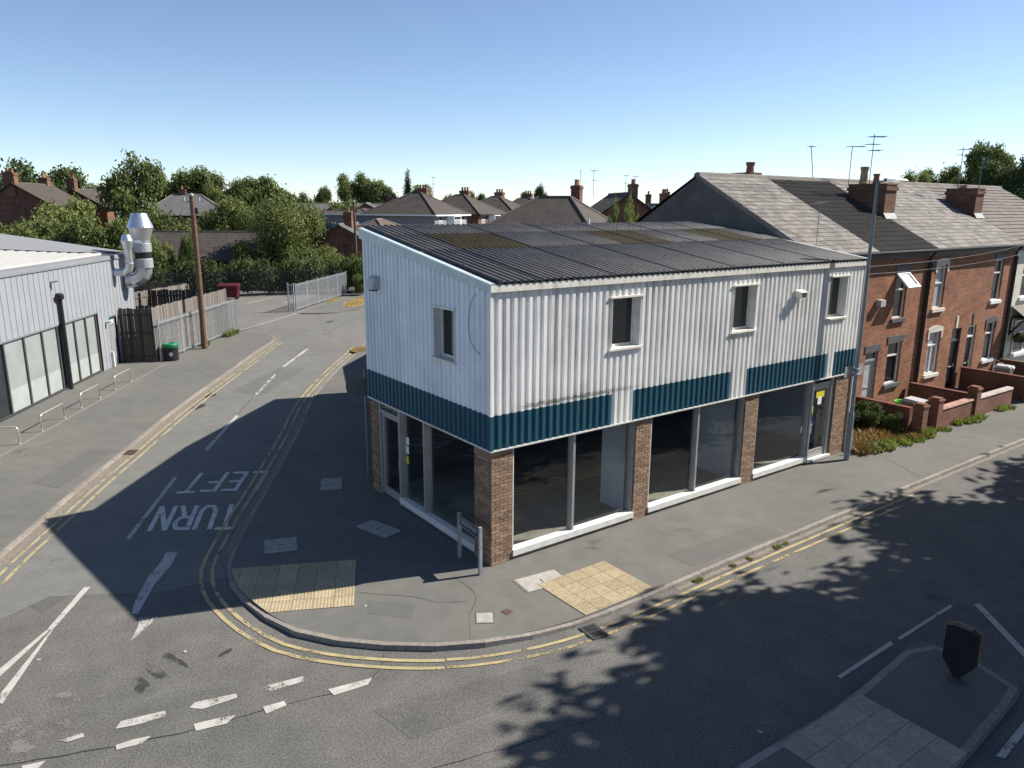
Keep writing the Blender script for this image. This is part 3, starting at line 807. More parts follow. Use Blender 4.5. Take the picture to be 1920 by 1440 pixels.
def sheets(a, b, z0, z1, holes, fn, name, mat):
    """the cladding comes in metre-wide sheets, each lapped a little over the next"""
    cuts = [a] + [float(k) for k in range(int(a) + 1, int(math.ceil(b))) if k - a > .25 and b - k > .25] + [b]
    for k, (c0, c1) in enumerate(zip(cuts, cuts[1:])):
        off = R.uniform(0, .004)
        ribbed(c1, z0, z1, [h for h in holes if h[0] < c1 and h[1] > c0], lambda u, d, z: fn(u, d + off, z), name, mat, c0)
sheets(0, LX, ZT, ZE, W1, ff, 'white_cladding', 'clad')
gaps = [(3.5, 4.2), (7.9, 8.6), (12.5, 12.92)]
edges = [0.0] + [e for g in gaps for e in g] + [LX]
for i in range(len(edges) - 1):
    sheets(edges[i], edges[i + 1], ZB, ZT, [], ff, 'white_cladding' if i % 2 else 'teal_cladding', 'clad' if i % 2 else 'teal')
WS = [(WY - 2.30, WY - 1.45, 4.40, 5.55)]
sheets(0, WY, ZT, lambda u: roof_z(WY - u) - .12, WS, fs, 'white_cladding', 'clad_side_shade')
sheets(0, WY, ZB, ZT, [], fs, 'teal_cladding', 'teal')
# solid backing behind the cladding, with the window openings left free
def backing(length, z0, z1, holes, fn):
    m = MB(); cuts = sorted({0, length} | {c for h in holes for c in h[:2]})
    for a, b in zip(cuts, cuts[1:]):
        h = next((h for h in holes if h[0] <= a and b <= h[1]), None)
        for s0, s1 in ([(z0, h[2]), (h[3], z1)] if h else [(z0, z1)]):
            pa, pb = fn(a, .06, s0), fn(b, .2, s1)
            m.box(min(pa[0], pb[0]), max(pa[0], pb[0]), min(pa[1], pb[1]), max(pa[1], pb[1]), s0, s1)
    return m
grow = lambda H: [(a - .03, b + .03, c - .03, d + .03) for a, b, c, d in H]
backing(LX - .02, ZB + .13, ZE, grow(W1), lambda u, d, z: (max(u, .06), d, z)).build('wall_core', MAT['int_dark'], shop)
backing(WY - .12, ZB + .13, 6.0, grow(WS), fs).build('wall_core', MAT['int_dark'], shop)
MB().box(14.02, 14.14, .055, WY, 0, 6.0).build('party_wall', MAT['brick_brown'], shop)
MB().box(.3, 14.0, .25, 5.7, 6.0, 6.05).build('upper_ceiling', MAT['int_dark'], shop)
# trims
MB().box(-.012, LX + .01, -.012, .03, ZB - .035, ZB).build('drip_trim', MAT['white_frame'], shop)
MB().box(-.014, .03, .03, WY + .01, ZB - .036, ZB - .001).build('drip_trim', MAT['white_frame'], shop)
MB().box(-.016, .05, -.016, -.002, ZT, ZE).box(-.016, -.002, -.002, .05, ZT, ZE).build('corner_trim', MAT['clad'], shop)
MB().box(-.016, .05, -.016, -.002, ZB, ZT).box(-.016, -.002, -.002, .05, ZB, ZT).build('corner_trim', MAT['teal'], shop)
MB().box(LX - .02, LX + .022, -.014, .06, ZB - .02, ZE).build('corner_trim', MAT['clad'], shop)
MB().box(LX - .03, LX + .0, -.0, .045, .0, ZB - .04).build('end_trim', MAT['white_frame'], shop)
MB().box(-.03, LX + .1, -.055, .02, ZE, ZE + .15).build('fascia', MAT['fascia'], shop)
# verge flashing on the side: face and sloping top
def verge(x0, x1, xo, name, y0=-.055, y1=WY + .12):
    m = MB()
    for yy in (y0, y1): pass
    za, zb = roof_z(y0), roof_z(y1)
    m.add([(xo, y0, za - .14), (xo, y1, zb - .2), (xo, y1, zb + .05), (xo, y0, za + .03), (x1, y0, za - .0), (x1, y1, zb + .06), (x0, y0, za + .045), (x0, y1, zb + .075)],
          [(0, 3, 2, 1) if x1 > xo else (0, 1, 2, 3), (3, 6, 7, 2), (6, 4, 5, 7)])
    return m.build(name, MAT['flash'], shop)
verge(-.0, .34, -.034, 'verge_flashing')
m = MB(); m.add([(LX - .12, -.05, roof_z(0) + .07), (LX + .16, -.05, roof_z(0) + .06), (LX + .16, WY + .3, roof_z(WY + .3) + .06), (LX - .12, WY + .3, roof_z(WY + .3) + .08)], [(0, 1, 2, 3)])
m.box(LX + .02, LX + .16, .0, WY, 5.9, 6.25); m.build('verge_flashing', MAT['flash'], shop)
# corrugated roof sheets, three rows, overlapping; mossy rooflights in the middle row
def sheet_mesh(length, name, mat, waves=6, pitch=.178, amp=.040):
    m = MB(); n = waves * 8; w = waves * pitch
    for t in (0, 1):
        pass
    vs = [(w * k / n, yy, amp * math.cos(2 * math.pi * k / 8) + dz) for yy in (0, length) for dz in (0,) for k in range(n + 7)]
    N = n + 7
    vs2 = [(x, y, z - .008) for x, y, z in vs[:N]]
    m.add(vs + vs2, [(k, k + 1, N + k + 1, N + k) for k in range(N - 1)] + [(2 * N + k, 2 * N + k + 1, k + 1, k) for k in range(N - 1)])
    return m.mesh(name, MAT[mat], True)
tilt = math.atan(SL)
rows = ((-.075, 3.115), (3.05, 1.98), (4.93, 1.35))
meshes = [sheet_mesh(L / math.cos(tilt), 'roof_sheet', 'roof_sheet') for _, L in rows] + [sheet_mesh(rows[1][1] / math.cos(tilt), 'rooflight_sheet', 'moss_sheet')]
bolt = MB()
for r, (y0, L) in enumerate(rows):
    for c in range(13):
        x = .14 + c * 6 * .178
        moss = r == 1 and c in (1, 2, 6, 7, 10, 11)
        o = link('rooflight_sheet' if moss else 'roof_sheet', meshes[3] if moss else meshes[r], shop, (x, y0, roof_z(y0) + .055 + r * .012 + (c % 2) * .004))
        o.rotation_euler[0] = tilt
        for yy in (y0 + .12, y0 + L * .5, y0 + L - .15):
            for k in (1, 4):
                if R.random() < .85:
                    bx = x + k * .178 + R.uniform(-.01, .01); z = roof_z(yy) + .08 + r * .012
                    bolt.box(bx - .012, bx + .012, yy - .012, yy + .012, z - .02, z + .035)
stuff(bolt.build('roof_bolts', MAT['rust'], shop))
# upper windows
def upper_window(c0, c1, z0, z1, fn, flip=1):
    """reveal, frame, pane, head and sill; fn maps (u, depth, z)"""
    def bx(u0, u1, d0, d1, a, b):
        m = MB(); p, q = fn(u0, d0, a), fn(u1, d1, b)
        return m.box(min(p[0], q[0]), max(p[0], q[0]), min(p[1], q[1]), max(p[1], q[1]), a, b)
    DP = .20
    w = bx(c0 + .04, c1 - .04, DP + .035, DP + .05, z0 + .04, z1 - .03).build('window', MAT['glass_dark'], shop)
    for u0, u1, a, b in ((c0, c0 + .055, z0, z1), (c1 - .055, c1, z0, z1), (c0 + .055, c1 - .055, z0, z0 + .06), (c0 + .055, c1 - .055, z1 - .05, z1)):
        bx(u0, u1, DP, DP + .06, a, b).build('frame', MAT['white_frame'], w)
    for u0, u1 in ((c0 - .014, c0 - .001), (c1 + .001, c1 + .014)): bx(u0, u1, -.006, DP, z0, z1).build('reveal', MAT['white_frame'], w)
    bx(c0, c1, .0, DP, z1 + .001, z1 + .012).build('reveal', MAT['white_frame'], w)
    bx(c0 - .09, c1 + .09, -.045, .12, z1, z1 + .045).build('head', MAT['fascia'], w)
    bx(c0 - .08, c1 + .09, -.055, DP, z0 - .05, z0 - .002).build('sill', MAT['fascia'], w)
for h in W1: upper_window(h[0], h[1], h[2], h[3], ff)
upper_window(WS[0][0], WS[0][1], 4.40, 5.55, fs, -1)
# floodlight on the front, alarm box on the side, cable loop, rooflight vent
fl = MB().box(10.52, 10.82, -.22, -.05, 5.30, 5.48).add([(10.50, -.24, 5.46), (10.84, -.24, 5.46), (10.84, -.02, 5.53), (10.50, -.02, 5.53)], [(0, 1, 2, 3)]).build('floodlight', MAT['cream'], shop)
MB().box(10.56, 10.78, -.226, -.22, 5.33, 5.45).build('lens', MAT['dark_frame'], fl)
MB().box(10.62, 10.72, -.05, .0, 5.36, 5.44).build('bracket', MAT['galv'], fl)
ab = MB().add([(-.20, 5.02, 5.70), (-.20, 5.38, 5.70), (-.14, 5.38, 5.98), (-.14, 5.02, 5.98), (.0, 5.02, 5.70), (.0, 5.38, 5.70), (.0, 5.38, 6.04), (.0, 5.02, 6.04)],
              [(0, 3, 2, 1), (3, 7, 6, 2), (0, 4, 7, 3), (1, 2, 6, 5), (0, 1, 5, 4), (4, 5, 6, 7)]).build('alarm_box', MAT['bin_lid'], shop)
MB().box(-.17, -.02, 5.1, 5.3, 5.655, 5.70).build('red_lens', MAT['red'], ab)
cab = [(-.02, .50 + .0, 6.02), (-.025, .62, 5.92), (-.03, .74, 5.65), (-.03, .79, 5.35), (-.03, .74, 5.05), (-.025, .58, 4.85), (-.02, .38, 4.74)]
MB().tube([tuple(v) for v in smooth([Vector(c) for c in cab], .08)], .006, 5).build('loose_cable', MAT['black'], shop)
MB().tube([(8.0, 6.05, 7.1), (8.0, 6.05, 7.42)], .05, 10).build('vent_pipe', MAT['white_frame'], shop)
# the rear wing behind, along the side street
MB().prism([(0.02, WY - .02), (3.85, 10.85), (8.4, 15.4), (9.9, 14.3), (12.5, 9.0), (13.9, WY + .02)], 0, 6.55).build('rear_wing', MAT['brick_brown'], shop)
MB().prism([(0.1, WY + .02), (3.85, 10.75), (8.4, 15.2), (9.7, 14.2), (12.4, 9.0), (13.8, WY + .1)], 6.55, 6.62).build('rear_roof', MAT['felt'], shop)
MB().prism([(8.42, 15.38), (10.4, 20.4), (12.9, 22.9), (15.5, 20.5), (10.2, 14.3)], 0, 4.0).build('rear_store', MAT['brick_brown'], shop)
# aerial mast on the right-hand verge
tv = thing('roof_aerial', 'thin television aerial mast rising from the corner shop roof verge', 'aerial', (14.30, 1.86, 6.45))
MB().tube([(0, 0, -.15), (.02, 0, 1.55)], .013, 6).build('mast', MAT['galv'], tv)
m = MB().bar((-.3, 0, 1.5), (.3, 0, 1.55), .012)
for k in range(6): m.bar((-.3 + .12 * k, -.16, 1.5 + .01 * k), (-.3 + .12 * k, .16, 1.5 + .01 * k), .008)
m.build('antenna', MAT['galv'], tv)

# ---------------------------------------------------------------- terraced houses
FY, EZ, RY, RZ = 2.2, 6.28, 7.11, 9.03           # front wall, eave, ridge
SLOPE = (RZ - EZ) / (RY - 1.95)
SA = math.atan(SLOPE)
SLEN = math.hypot(RY - 1.95, RZ - EZ)
def slope_pt(x, s, h=0):
    """point s metres up the front slope, h above it"""
    return (x, 1.95 + s * math.cos(SA) - h * math.sin(SA), EZ + s * math.sin(SA) + h * math.cos(SA))
def holed_wall(m, x0, x1, z0, z1, holes, y, depth=.14, arch=None):
    xs = sorted({x0, x1} | {h[0] for h in holes} | {h[1] for h in holes}); zs = sorted({z0, z1} | {h[2] for h in holes} | {h[3] for h in holes})
    for a, b in zip(xs, xs[1:]):
        for c, d in zip(zs, zs[1:]):
            if any(h[0] <= a and b <= h[1] and h[2] <= c and d <= h[3] for h in holes): continue
            m.add([(a, y, c), (b, y, c), (b, y, d), (a, y, d)], [(0, 1, 2, 3)])
    for a, b, c, d in holes:
        m.add([(a, y, c), (b, y, c), (b, y, d), (a, y, d), (a, y + depth, c), (b, y + depth, c), (b, y + depth, d), (a, y + depth, d)],
              [(0, 4, 7, 3), (1, 2, 6, 5), (3, 7, 6, 2), (0, 1, 5, 4)])
def sash(parent, x0, x1, z0, z1, y=FY, frame='white', inner='glass_dark', split=.62, vert=False, sill='white', lintel='stone_grey', arched=False, opened=False, lh=.26):
    w = MB().box(x0, x1, y + .12, y + .13, z0, z1).build('window', MAT[inner], parent)
    m = MB(); t = .055; zs = z0 + (z1 - z0) * split
    for a, b, c, d in ((x0, x0 + t, z0, z1), (x1 - t, x1, z0, z1), (x0 + t, x1 - t, z0, z0 + t), (x0 + t, x1 - t, z1 - t, z1), (x0 + t, x1 - t, zs - .03, zs + .03)): m.box(a, b, y + .07, y + .135, c, d)
    if vert: m.box((x0 + x1) / 2 - .025, (x0 + x1) / 2 + .025, y + .072, y + .134, z0 + t, zs - .03)
    m.build('frame', MAT[frame], w)
    if sill: MB().box(x0 - .1, x1 + .1, y - .09, y + .07, z0 - .14, z0 - .002).build('sill', MAT[sill], w)
    if sill == 'white': MB().box(x0 - .02, x1 + .02, y - .05, y + .068, z0 - .002, z0 + .03).build('inner_sill', MAT['white'], w)
    if lintel:
        m = MB()
        if arched:
            n = 8; xc = (x0 + x1) / 2; hw = (x1 - x0) / 2 + .12
            top = [(xc + hw * (1 - 2 * k / n), z1 + .1 + .17 * math.sin(math.pi * (.12 + .76 * k / n))) for k in range(n + 1)]
            poly = [(x0 - .12, z1 - .3), (x0, z1 - .3), (x0, z1 + .0), (x1, z1 + .0), (x1, z1 - .3), (x1 + .12, z1 - .3)] + top
            nn = len(poly)
            m.add([(a, y - .03, b) for a, b in poly] + [(a, y + .0, b) for a, b in poly], [tuple(range(nn))] + [(i, nn + i, nn + (i + 1) % nn, (i + 1) % nn) for i in range(nn)])
        else: m.box(x0 - .12, x1 + .12, y - .03, y + .005, z1 + .002, z1 + lh)
        m.build('lintel', MAT[lintel], w)
    return w
def house(x0, x1, name, label, wall_mat, holes, roof, group=None):
    h = thing(name, label, 'house', (0, 0, 0))
    m = MB(); holed_wall(m, x0, x1, -.05, 6.1, holes, FY)
    m.build('front_wall', MAT[wall_mat], h)
    m = MB()
    m.add([(x0, FY, 0), (x0, 11.8, 0), (x0, 11.8, 6.15), (x0, RY, RZ - .12), (x0, FY, 6.25)], [(0, 1, 2, 3, 4)]); m.add([(x1, FY, 0), (x1, 11.8, 0), (x1, 11.8, 6.15), (x1, RY, RZ - .12), (x1, FY, 6.25)], [(4, 3, 2, 1, 0)])
    m.add([(x0, 11.8, 0), (x1, 11.8, 0), (x1, 11.8, 6.15), (x0, 11.8, 6.15)], [(3, 2, 1, 0)])
    m.box(x0 + .02, x1 - .02, FY + .14, FY + .2, -.05, 6.1)
    m.build('walls', MAT['render' if x0 < 15 else wall_mat], h)
    m = MB(); m.add([slope_pt(x0, -.02, -.03), slope_pt(x1, -.02, -.03), slope_pt(x1, SLEN, -.03), slope_pt(x0, SLEN, -.03), (x0, 12.05, 6.2), (x1, 12.05, 6.2)], [(0, 1, 2, 3), (3, 2, 5, 4)])
    rf = m.build('roof', MAT['dark_tile'], h)
    lay(rf, x0, x1, roof)
    n = int((x1 - x0) / .45)
    for k in range(n):
        a = x0 + (x1 - x0) * k / n; b = x0 + (x1 - x0) * (k + 1) / n - .012
        mm = MB(); pr = [(-.17, -.10), (-.12, .03), (0, .075), (.12, .03), (.17, -.10)]
        mm.add([(a, RY + p, RZ + q) for p, q in pr] + [(b, RY + p, RZ + q + .012) for p, q in pr], [(i, 5 + i, 6 + i, 1 + i) for i in range(4)] + [(4, 3, 2, 1, 0), (5, 6, 7, 8, 9)])
        mm.build('ridge_tile', MAT['ridge'], rf)
    # gutter and dark soffit board
    MB().box(x0 + .003, x1 - .003, FY - .02, FY + .02, 5.95, 6.2).build('fascia_board', MAT['gutter'], h)
    MB().tube([(x0 + .003, 1.92, 6.22), (x1 - .003, 1.92, 6.215)], .06, 8).build('gutter', MAT['gutter'], h)
    return h
SHAPES = {}
def roof_piece(kind, w, ex):
    k = (kind, round(w, 3))
    if k in SHAPES: return SHAPES[k]
    m = MB(); L = ex + .07
    if kind == 'slate': m.box(.003, w - .003, 0, L, 0, .011); mt = 'slate'
    elif kind == 'flat': m.box(.003, w - .003, 0, L, 0, .018); mt = 'brown_tile'
    else:
        mt = 'dark_tile'; pr = []
        for r in range(2):
            o = r * w / 2
            pr += [(o, .0), (o + .02, .03), (o + .06, .03), (o + .08, .0)]
        pr.append((w, 0)); n = len(pr)
        m.add([(x, 0, z - .025) for x, z in pr] + [(x, 0, z + .012) for x, z in pr] + [(x, L, z + .012) for x, z in pr],
              [(i, i + 1, n + i + 1, n + i) for i in range(n - 1)] + [(n + i, n + i + 1, 2 * n + i + 1, 2 * n + i) for i in range(n - 1)])
    SHAPES[k] = m.mesh('slate' if kind == 'slate' else 'roof_tile', MAT[mt]); return SHAPES[k]
def lay(parent, x0, x1, kind):
    ex = {'slate': .285, 'flat': .34, 'pan': .33}[kind]
    n = round((x1 - x0) / {'slate': .40, 'flat': .30, 'pan': .31}[kind]); w = (x1 - x0) / n
    rows = int(SLEN / ex)
    for r in range(rows):
        sh = (r % 2) * w / 2 if kind != 'pan' else 0
        for c in range(n + (1 if sh else 0)):
            a = x0 + c * w - sh; ww = w
            if a < x0 - .001: a = x0; ww = w / 2
            if a + ww > x1 + .001: ww = x1 - a
            jit = R.uniform(-.012, .012) if kind == 'slate' else 0
            o = link('slate' if kind == 'slate' else 'roof_tile', roof_piece(kind, ww, ex), parent, slope_pt(a, r * ex + jit - .04, .012 + R.uniform(0, .006)))
            o.rotation_euler[0] = SA - (.05 if kind == 'slate' else .085)
def chimney(parent, x0, x1, y0, y1, zt, pots, mat='brick_dark'):
    c = MB().box(x0, x1, y0, y1, 6.9, zt).build('chimney', MAT[mat], parent)
    MB().box(x0 - .05, x1 + .05, y0 - .05, y1 + .05, zt - .22, zt - .08).box(x0 - .02, x1 + .02, y0 - .02, y1 + .02, zt - .001, zt + .06).build('corbel', MAT[mat], c)
    MB().add([(x0 - .03, y0 - .16, EZ + (y0 - .16 - 1.95) * SLOPE + .05), (x1 + .03, y0 - .16, EZ + (y0 - .16 - 1.95) * SLOPE + .05), (x1 + .03, y0 - .004, EZ + (y0 - 1.95) * SLOPE + .2), (x0 - .03, y0 - .004, EZ + (y0 - 1.95) * SLOPE + .2)], [(0, 1, 2, 3)]).build('lead_flashing', MAT['lead'], c)
    for px, py, r, h, mt in pots:
        MB().lathe([(r * 1.1, 0), (r * 1.1, .06), (r, .08), (r * .86, h * .8), (r * 1.05, h * .82), (r * 1.05, h), (r * .75, h), (r * .7, h - .1)], 14, (px, py, zt + .05)).build('chimney_pot', MAT[mt], c)
    return c

XA, XB, XC, XC2, XD, XE, XF = 14.36, 18.5, 22.9, 27.05, 31.1, 35.6, 40.6
hA = house(XA, XB, 'end_terrace_house', 'end terrace house with bare grey rendered gable beside the shop', 'brick_red', [(15.8, 16.6, 3.5, 5.4)], 'slate')
sash(hA, 15.8, 16.6, 3.5, 5.4)
MB().add([(XA - .02, 1.95, EZ - .02), (XA - .02, RY, RZ + .02), (XA - .02, RY, RZ - .13), (XA - .02, 1.95, EZ - .17), (XA + .04, 1.95, EZ + .0), (XA + .04, RY, RZ + .035)], [(0, 1, 2, 3), (0, 4, 5, 1)]).build('verge_board', MAT['ridge'], hA)
holesB = [(20.46, 21.35, 3.62, 5.42), (20.46, 21.5, .98, 2.66), (18.85, 19.75, .05, 2.45)]
hB = house(XB, XC, 'terraced_house', 'red brick terraced house with dark ribbed tile roof and open top window', 'brick_red', holesB, 'pan')
w = sash(hB, *holesB[0], sill='stone_grey', split=.62); sash(hB, *holesB[1], sill='stone_grey', split=.68, inner='glass_dark')
# the tilted open top light
m = MB(); zt, hh, ox = 5.38, .62, 20.44
tp = lambda s, t, d: (ox + s, FY + .06 - t * .55 - d * .02, zt - t * hh * .9 + d * .03)
for s0, s1, t0, t1 in ((0, .94, 0, .13), (0, .94, .87, 1), (0, .1, .13, .87), (.84, .94, .13, .87)):
    m.add([tp(s0, t0, 0), tp(s1, t0, 0), tp(s1, t1, 0), tp(s0, t1, 0), tp(s0, t0, 2), tp(s1, t0, 2), tp(s1, t1, 2), tp(s0, t1, 2)], [(0, 1, 2, 3), (4, 7, 6, 5), (0, 4, 5, 1), (2, 6, 7, 3), (0, 3, 7, 4), (1, 5, 6, 2)])
op = m.build('open_light', MAT['white'], w)
MB().add([tp(.1, .13, 1), tp(.84, .13, 1), tp(.84, .87, 1), tp(.1, .87, 1)], [(0, 1, 2, 3)]).build('pane', MAT['curtain'], op)
def door(parent, x0, x1, z1, mat, frame, light=.35):
    d = MB().box(x0 + .06, x1 - .06, FY + .11, FY + .15, .02, z1 - light - .08).build('door', MAT[mat], parent)
    MB().box(x0, x0 + .06, FY + .05, FY + .14, .0, z1).box(x1 - .06, x1, FY + .05, FY + .14, 0, z1).box(x0 + .06, x1 - .06, FY + .05, FY + .14, z1 - light - .08, z1 - light).box(x0 + .06, x1 - .06, FY + .05, FY + .14, z1 - .06, z1).build('frame', MAT[frame], d)
    MB().box(x0 + .06, x1 - .06, FY + .1, FY + .11, z1 - light, z1 - .06).build('fanlight', MAT['glass_dark'], d)
    MB().box(x0 + .3, x1 - .3, FY + .085, FY + .11, 1.0, 1.05).build('letter_plate', MAT['galv'], d)
    MB().box(x1 - .2, x1 - .17, FY + .06, FY + .11, 1.0, 1.16).build('handle', MAT['galv'], d)
    return d
door(hB, 18.85, 19.75, 2.45, 'bin_lid', 'curtain', .3)
MB().box(18.75, 19.85, FY - .03, FY + .005, 2.45, 2.72).build('lintel', MAT['stone_grey'], hB)
MB().box(19.15, 19.5, FY - .2, FY, 4.2, 4.45).build('alarm_box', MAT['bin_lid'], hB)
holesC = [(23.62, 24.5, 3.78, 5.58), (23.68, 24.72, .98, 2.78), (25.75, 26.6, .05, 2.75)]
hC = house(XC, XC2, 'terraced_house', 'red brick terraced house with white lintels, white sills and black door', 'brick_red', holesC, 'slate')
sash(hC, *holesC[0], lintel='cream', sill='cream', split=.58, arched=True, inner='curtain'); sash(hC, *holesC[1], lintel='cream', sill='cream', split=.68, vert=True, arched=True, inner='curtain')
door(hC, *holesC[2][:2], 2.75, 'door_black', 'dark_frame', .5)
MB().box(25.98, 26.16, FY - .03, FY + .005, 2.78, 3.3).build('keystone', MAT['cream'], hC)
holesC2 = [(29.05, 29.98, 3.75, 5.6), (29.08, 30.05, 1.0, 2.75), (27.25, 28.05, .05, 2.75)]
hC2 = house(XC2, XD, 'terraced_house', 'red brick terraced house with grey lintels beside the cream rendered house', 'brick_red', holesC2, 'slate')
sash(hC2, *holesC2[0], split=.68); sash(hC2, *holesC2[1], split=.7, arched=True)
door(hC2, *holesC2[2][:2], 2.75, 'door_black', 'white', .45)
MB().box(27.55, 27.68, FY - .03, FY + .005, 2.8, 3.3).build('keystone', MAT['stone_grey'], hC2)
holesD = [(32.2, 33.3, 3.7, 5.4), (32.1, 34.6, 1.0, 2.6)]
hD = house(XD, XE, 'rendered_house', 'cream rendered house with bay window and small porch roof', 'cream', holesD, 'flat')
sash(hD, *holesD[0], lintel=None); sash(hD, *holesD[1], lintel=None, vert=True, y=FY - .15)
MB().prism([(31.6, FY), (31.6, FY - .5), (35, FY - .5), (35, FY)], 2.72, 2.8).add([(31.5, FY - .75, 2.8), (35.1, FY - .75, 2.8), (35.1, FY - .002, 3.35), (31.5, FY - .002, 3.35)], [(0, 1, 2, 3)]).build('porch_roof', MAT['brown_tile'], hD)
for bx in (31.62, 34.9): MB().bar((bx, FY - .02, 2.0), (bx, FY - .55, 2.7), .08).bar((bx, FY - .04, 1.95), (bx, FY - .04, 2.75), .08).build('bracket', MAT['black'], hD)
hE = house(XE, XF, 'terraced_house', 'far terraced house at the end of the row under sagging dark tiles', 'brick_red', [(37, 38, 3.6, 5.4)], 'flat')
sash(hE, 37, 38, 3.6, 5.4)
chimney(hB, 22.5, 23.35, 4.1, 5.75, 8.75, [(22.92, 5.35, .17, .72, 'pot_buff'), (22.92, 4.8, .13, .42, 'pot')])
chimney(hC2, 30.7, 31.5, 4.1, 5.5, 8.72, [(31.1, 4.9, .17, .16, 'pot')])
c = MB().box(18.6, 19.4, 7.9, 8.9, 8.2, 9.25).build('chimney', MAT['brick_dark'], hA)
for i, (px, py) in enumerate(((18.85, 8.1), (19.25, 8.4))): MB().lathe([(.17, 0), (.15, .3), (.19, .32), (.19, .42), (.12, .42)], 12, (px, py, 9.25)).build('chimney_pot', MAT['pot'], c)
# downpipes
for par, x in ((hB, XC - .08), (hC, XC2 - .0), (hC2, XD - .12)):
    if x == XC2: continue
    MB().tube([(x, 1.95, 6.15), (x, FY - .07, 5.9), (x, FY - .07, .05)], .045, 8).build('downpipe', MAT['gutter'], par)
    MB().tube([(x + .16, FY - .07, 5.7), (x + .16, FY - .07, .05)], .04, 8).build('downpipe', MAT['gutter'], par)
# aerials on the terrace chimneys
def aerial(label, loc, h, arms, tilt=0):
    t = thing('tv_aerial', label, 'aerial', loc)
    MB().tube([(0, 0, -.3), (tilt, 0, h)], .018, 6).build('mast', MAT['galv_dark'], t)
    for (z, L, n, yaw, w) in arms:
        m = MB(); cx, sx = math.cos(yaw), math.sin(yaw); x0 = tilt * z / h
        m.bar((x0 - cx * L * .3, -sx * L * .3, z), (x0 + cx * L * .7, sx * L * .7, z + .03), .022)
        for k in range(n):
            s = -.3 + k / max(1, n - 1); px, py = x0 + cx * L * s, sx * L * s
            m.bar((px - sx * w, py + cx * w, z), (px + sx * w, py - cx * w, z), .012)
        m.build('antenna', MAT['galv_dark'], t)
    return t
aerial('tall television aerial with grid reflector strapped to buff potted chimney', (22.75, 5.0, 8.8), 2.0, [(1.9, .7, 8, -.5, .24), (1.6, .25, 3, .9, .3), (1.35, .5, 6, -.4, .2)])
aerial('television aerial on bent mast beside buff potted chimney', (23.9, 6.6, 8.9), 1.6, [(1.55, .8, 9, -.6, .16)])
aerial('leaning boxy aerial on the ridge of the dark ribbed roof', (22.0, 7.1, 9.0), 1.4, [(1.38, .5, 3, .3, .16)], -.45)
aerial('television aerial with wide grid above the squat brick chimney', (31.2, 5.2, 8.7), 2.0, [(1.9, .6, 6, -.7, .26), (1.65, .2, 3, .8, .28)])
aerial('thin ladder aerial near the end of the terrace ridge', (36.5, 6.5, 8.9), 1.7, [(1.6, .4, 4, -.7, .25), (1.35, .35, 3, -.7, .25), (1.1, .3, 3, -.7, .22)])

# ---------------------------------------------------------------- front gardens
def garden_wall(label, pts, h, mat='brick_wall', coping=None, w=.22, z0=0, zend=None):
    t = thing('garden_wall', label, 'garden wall')
    m = MB(); n = len(pts)
    for a, b in zip(pts, pts[1:]):
        A, Bv = Vector(a), Vector(b); d = (Bv - A).normalized(); s = Vector((-d.y, d.x)) * w / 2
        m.prism([tuple(A - s), tuple(Bv - s), tuple(Bv + s), tuple(A + s)], z0 - .1, z0 + h)
    m.build('wall', MAT[mat], t)
    if coping:
        for a, b in zip(pts, pts[1:]):
            A, Bv = Vector(a), Vector(b); d = (Bv - A).normalized(); L = (Bv - A).length; k = max(1, int(L / .42))
            s = Vector((-d.y, d.x)) * (w / 2 + .035)
            for i in range(k):
                p = A + d * L * i / k; q = A + d * (L * (i + 1) / k - .01); mm = MB()
                top = [(p.x, p.y, z0 + h + .1), (q.x, q.y, z0 + h + .1)]
                mm.add([(*(p - s), z0 + h + .001), (*(q - s), z0 + h + .001), (*(q + s), z0 + h + .001), (*(p + s), z0 + h + .001),
                        (*(p - s * .75), z0 + h + .07), (*(q - s * .75), z0 + h + .07), (*(q + s * .75), z0 + h + .07), (*(p + s * .75), z0 + h + .07)],
                       [(3, 2, 1, 0), (4, 5, 6, 7), (0, 1, 5, 4), (1, 2, 6, 5), (2, 3, 7, 6), (3, 0, 4, 7)])
                mm.build('coping_stone', MAT[coping], t)
    return t
def gate_pier(par, x, y, h, s=.36):
    p = MB().box(x - s / 2, x + s / 2, y - s / 2, y + s / 2, -.1, h).build('pier', MAT['brick_wall'], par)
    MB().box(x - s / 2 - .03, x + s / 2 + .03, y - s / 2 - .03, y + s / 2 + .03, h, h + .07).box(x - s / 2 + .03, x + s / 2 - .03, y - s / 2 + .03, y + s / 2 - .03, h + .07, h + .13).build('cap', MAT['brick_wall'], p)
MAT['wall_cap'] = plain('dark red wall capping', (.14, .045, .032), .8, .2)
MAT['pink_cap'] = plain('pinkish brick coping', (.36, .21, .17), .85, .2, 6, rnd=.12)
MAT['grey_cap'] = plain('pale grey coping', (.38, .34, .31), .85, .2, 6, rnd=.2)
g1 = garden_wall('brick side wall with dark red capping behind the weed patch', [(18.1, 2.15), (18.1, -.1)], .85, coping='wall_cap'); gate_pier(g1, 18.1, -.42, 1.02)
g2 = garden_wall('low brick front wall with pink coping between two capped piers', [(19.45, -.42), (22.0, -.42)], .72, coping='pink_cap'); gate_pier(g2, 19.2, -.42, 1.08); gate_pier(g2, 22.25, -.42, 1.08)
g3 = garden_wall('brick side wall with dark red capping between the two small gardens', [(22.45, 2.1), (22.45, -.2)], .78, coping='wall_cap')
g4 = garden_wall('low front wall with pale grey coping before the black door', [(22.5, -.42), (25.4, -.46)], .70, coping='grey_cap')
g5 = garden_wall('dark side wall below the grey wheelie bin', [(26.95, 2.1), (26.95, -.6)], .9, 'brick_dark', coping='wall_cap'); gate_pier(g5, 26.9, -.75, .95)
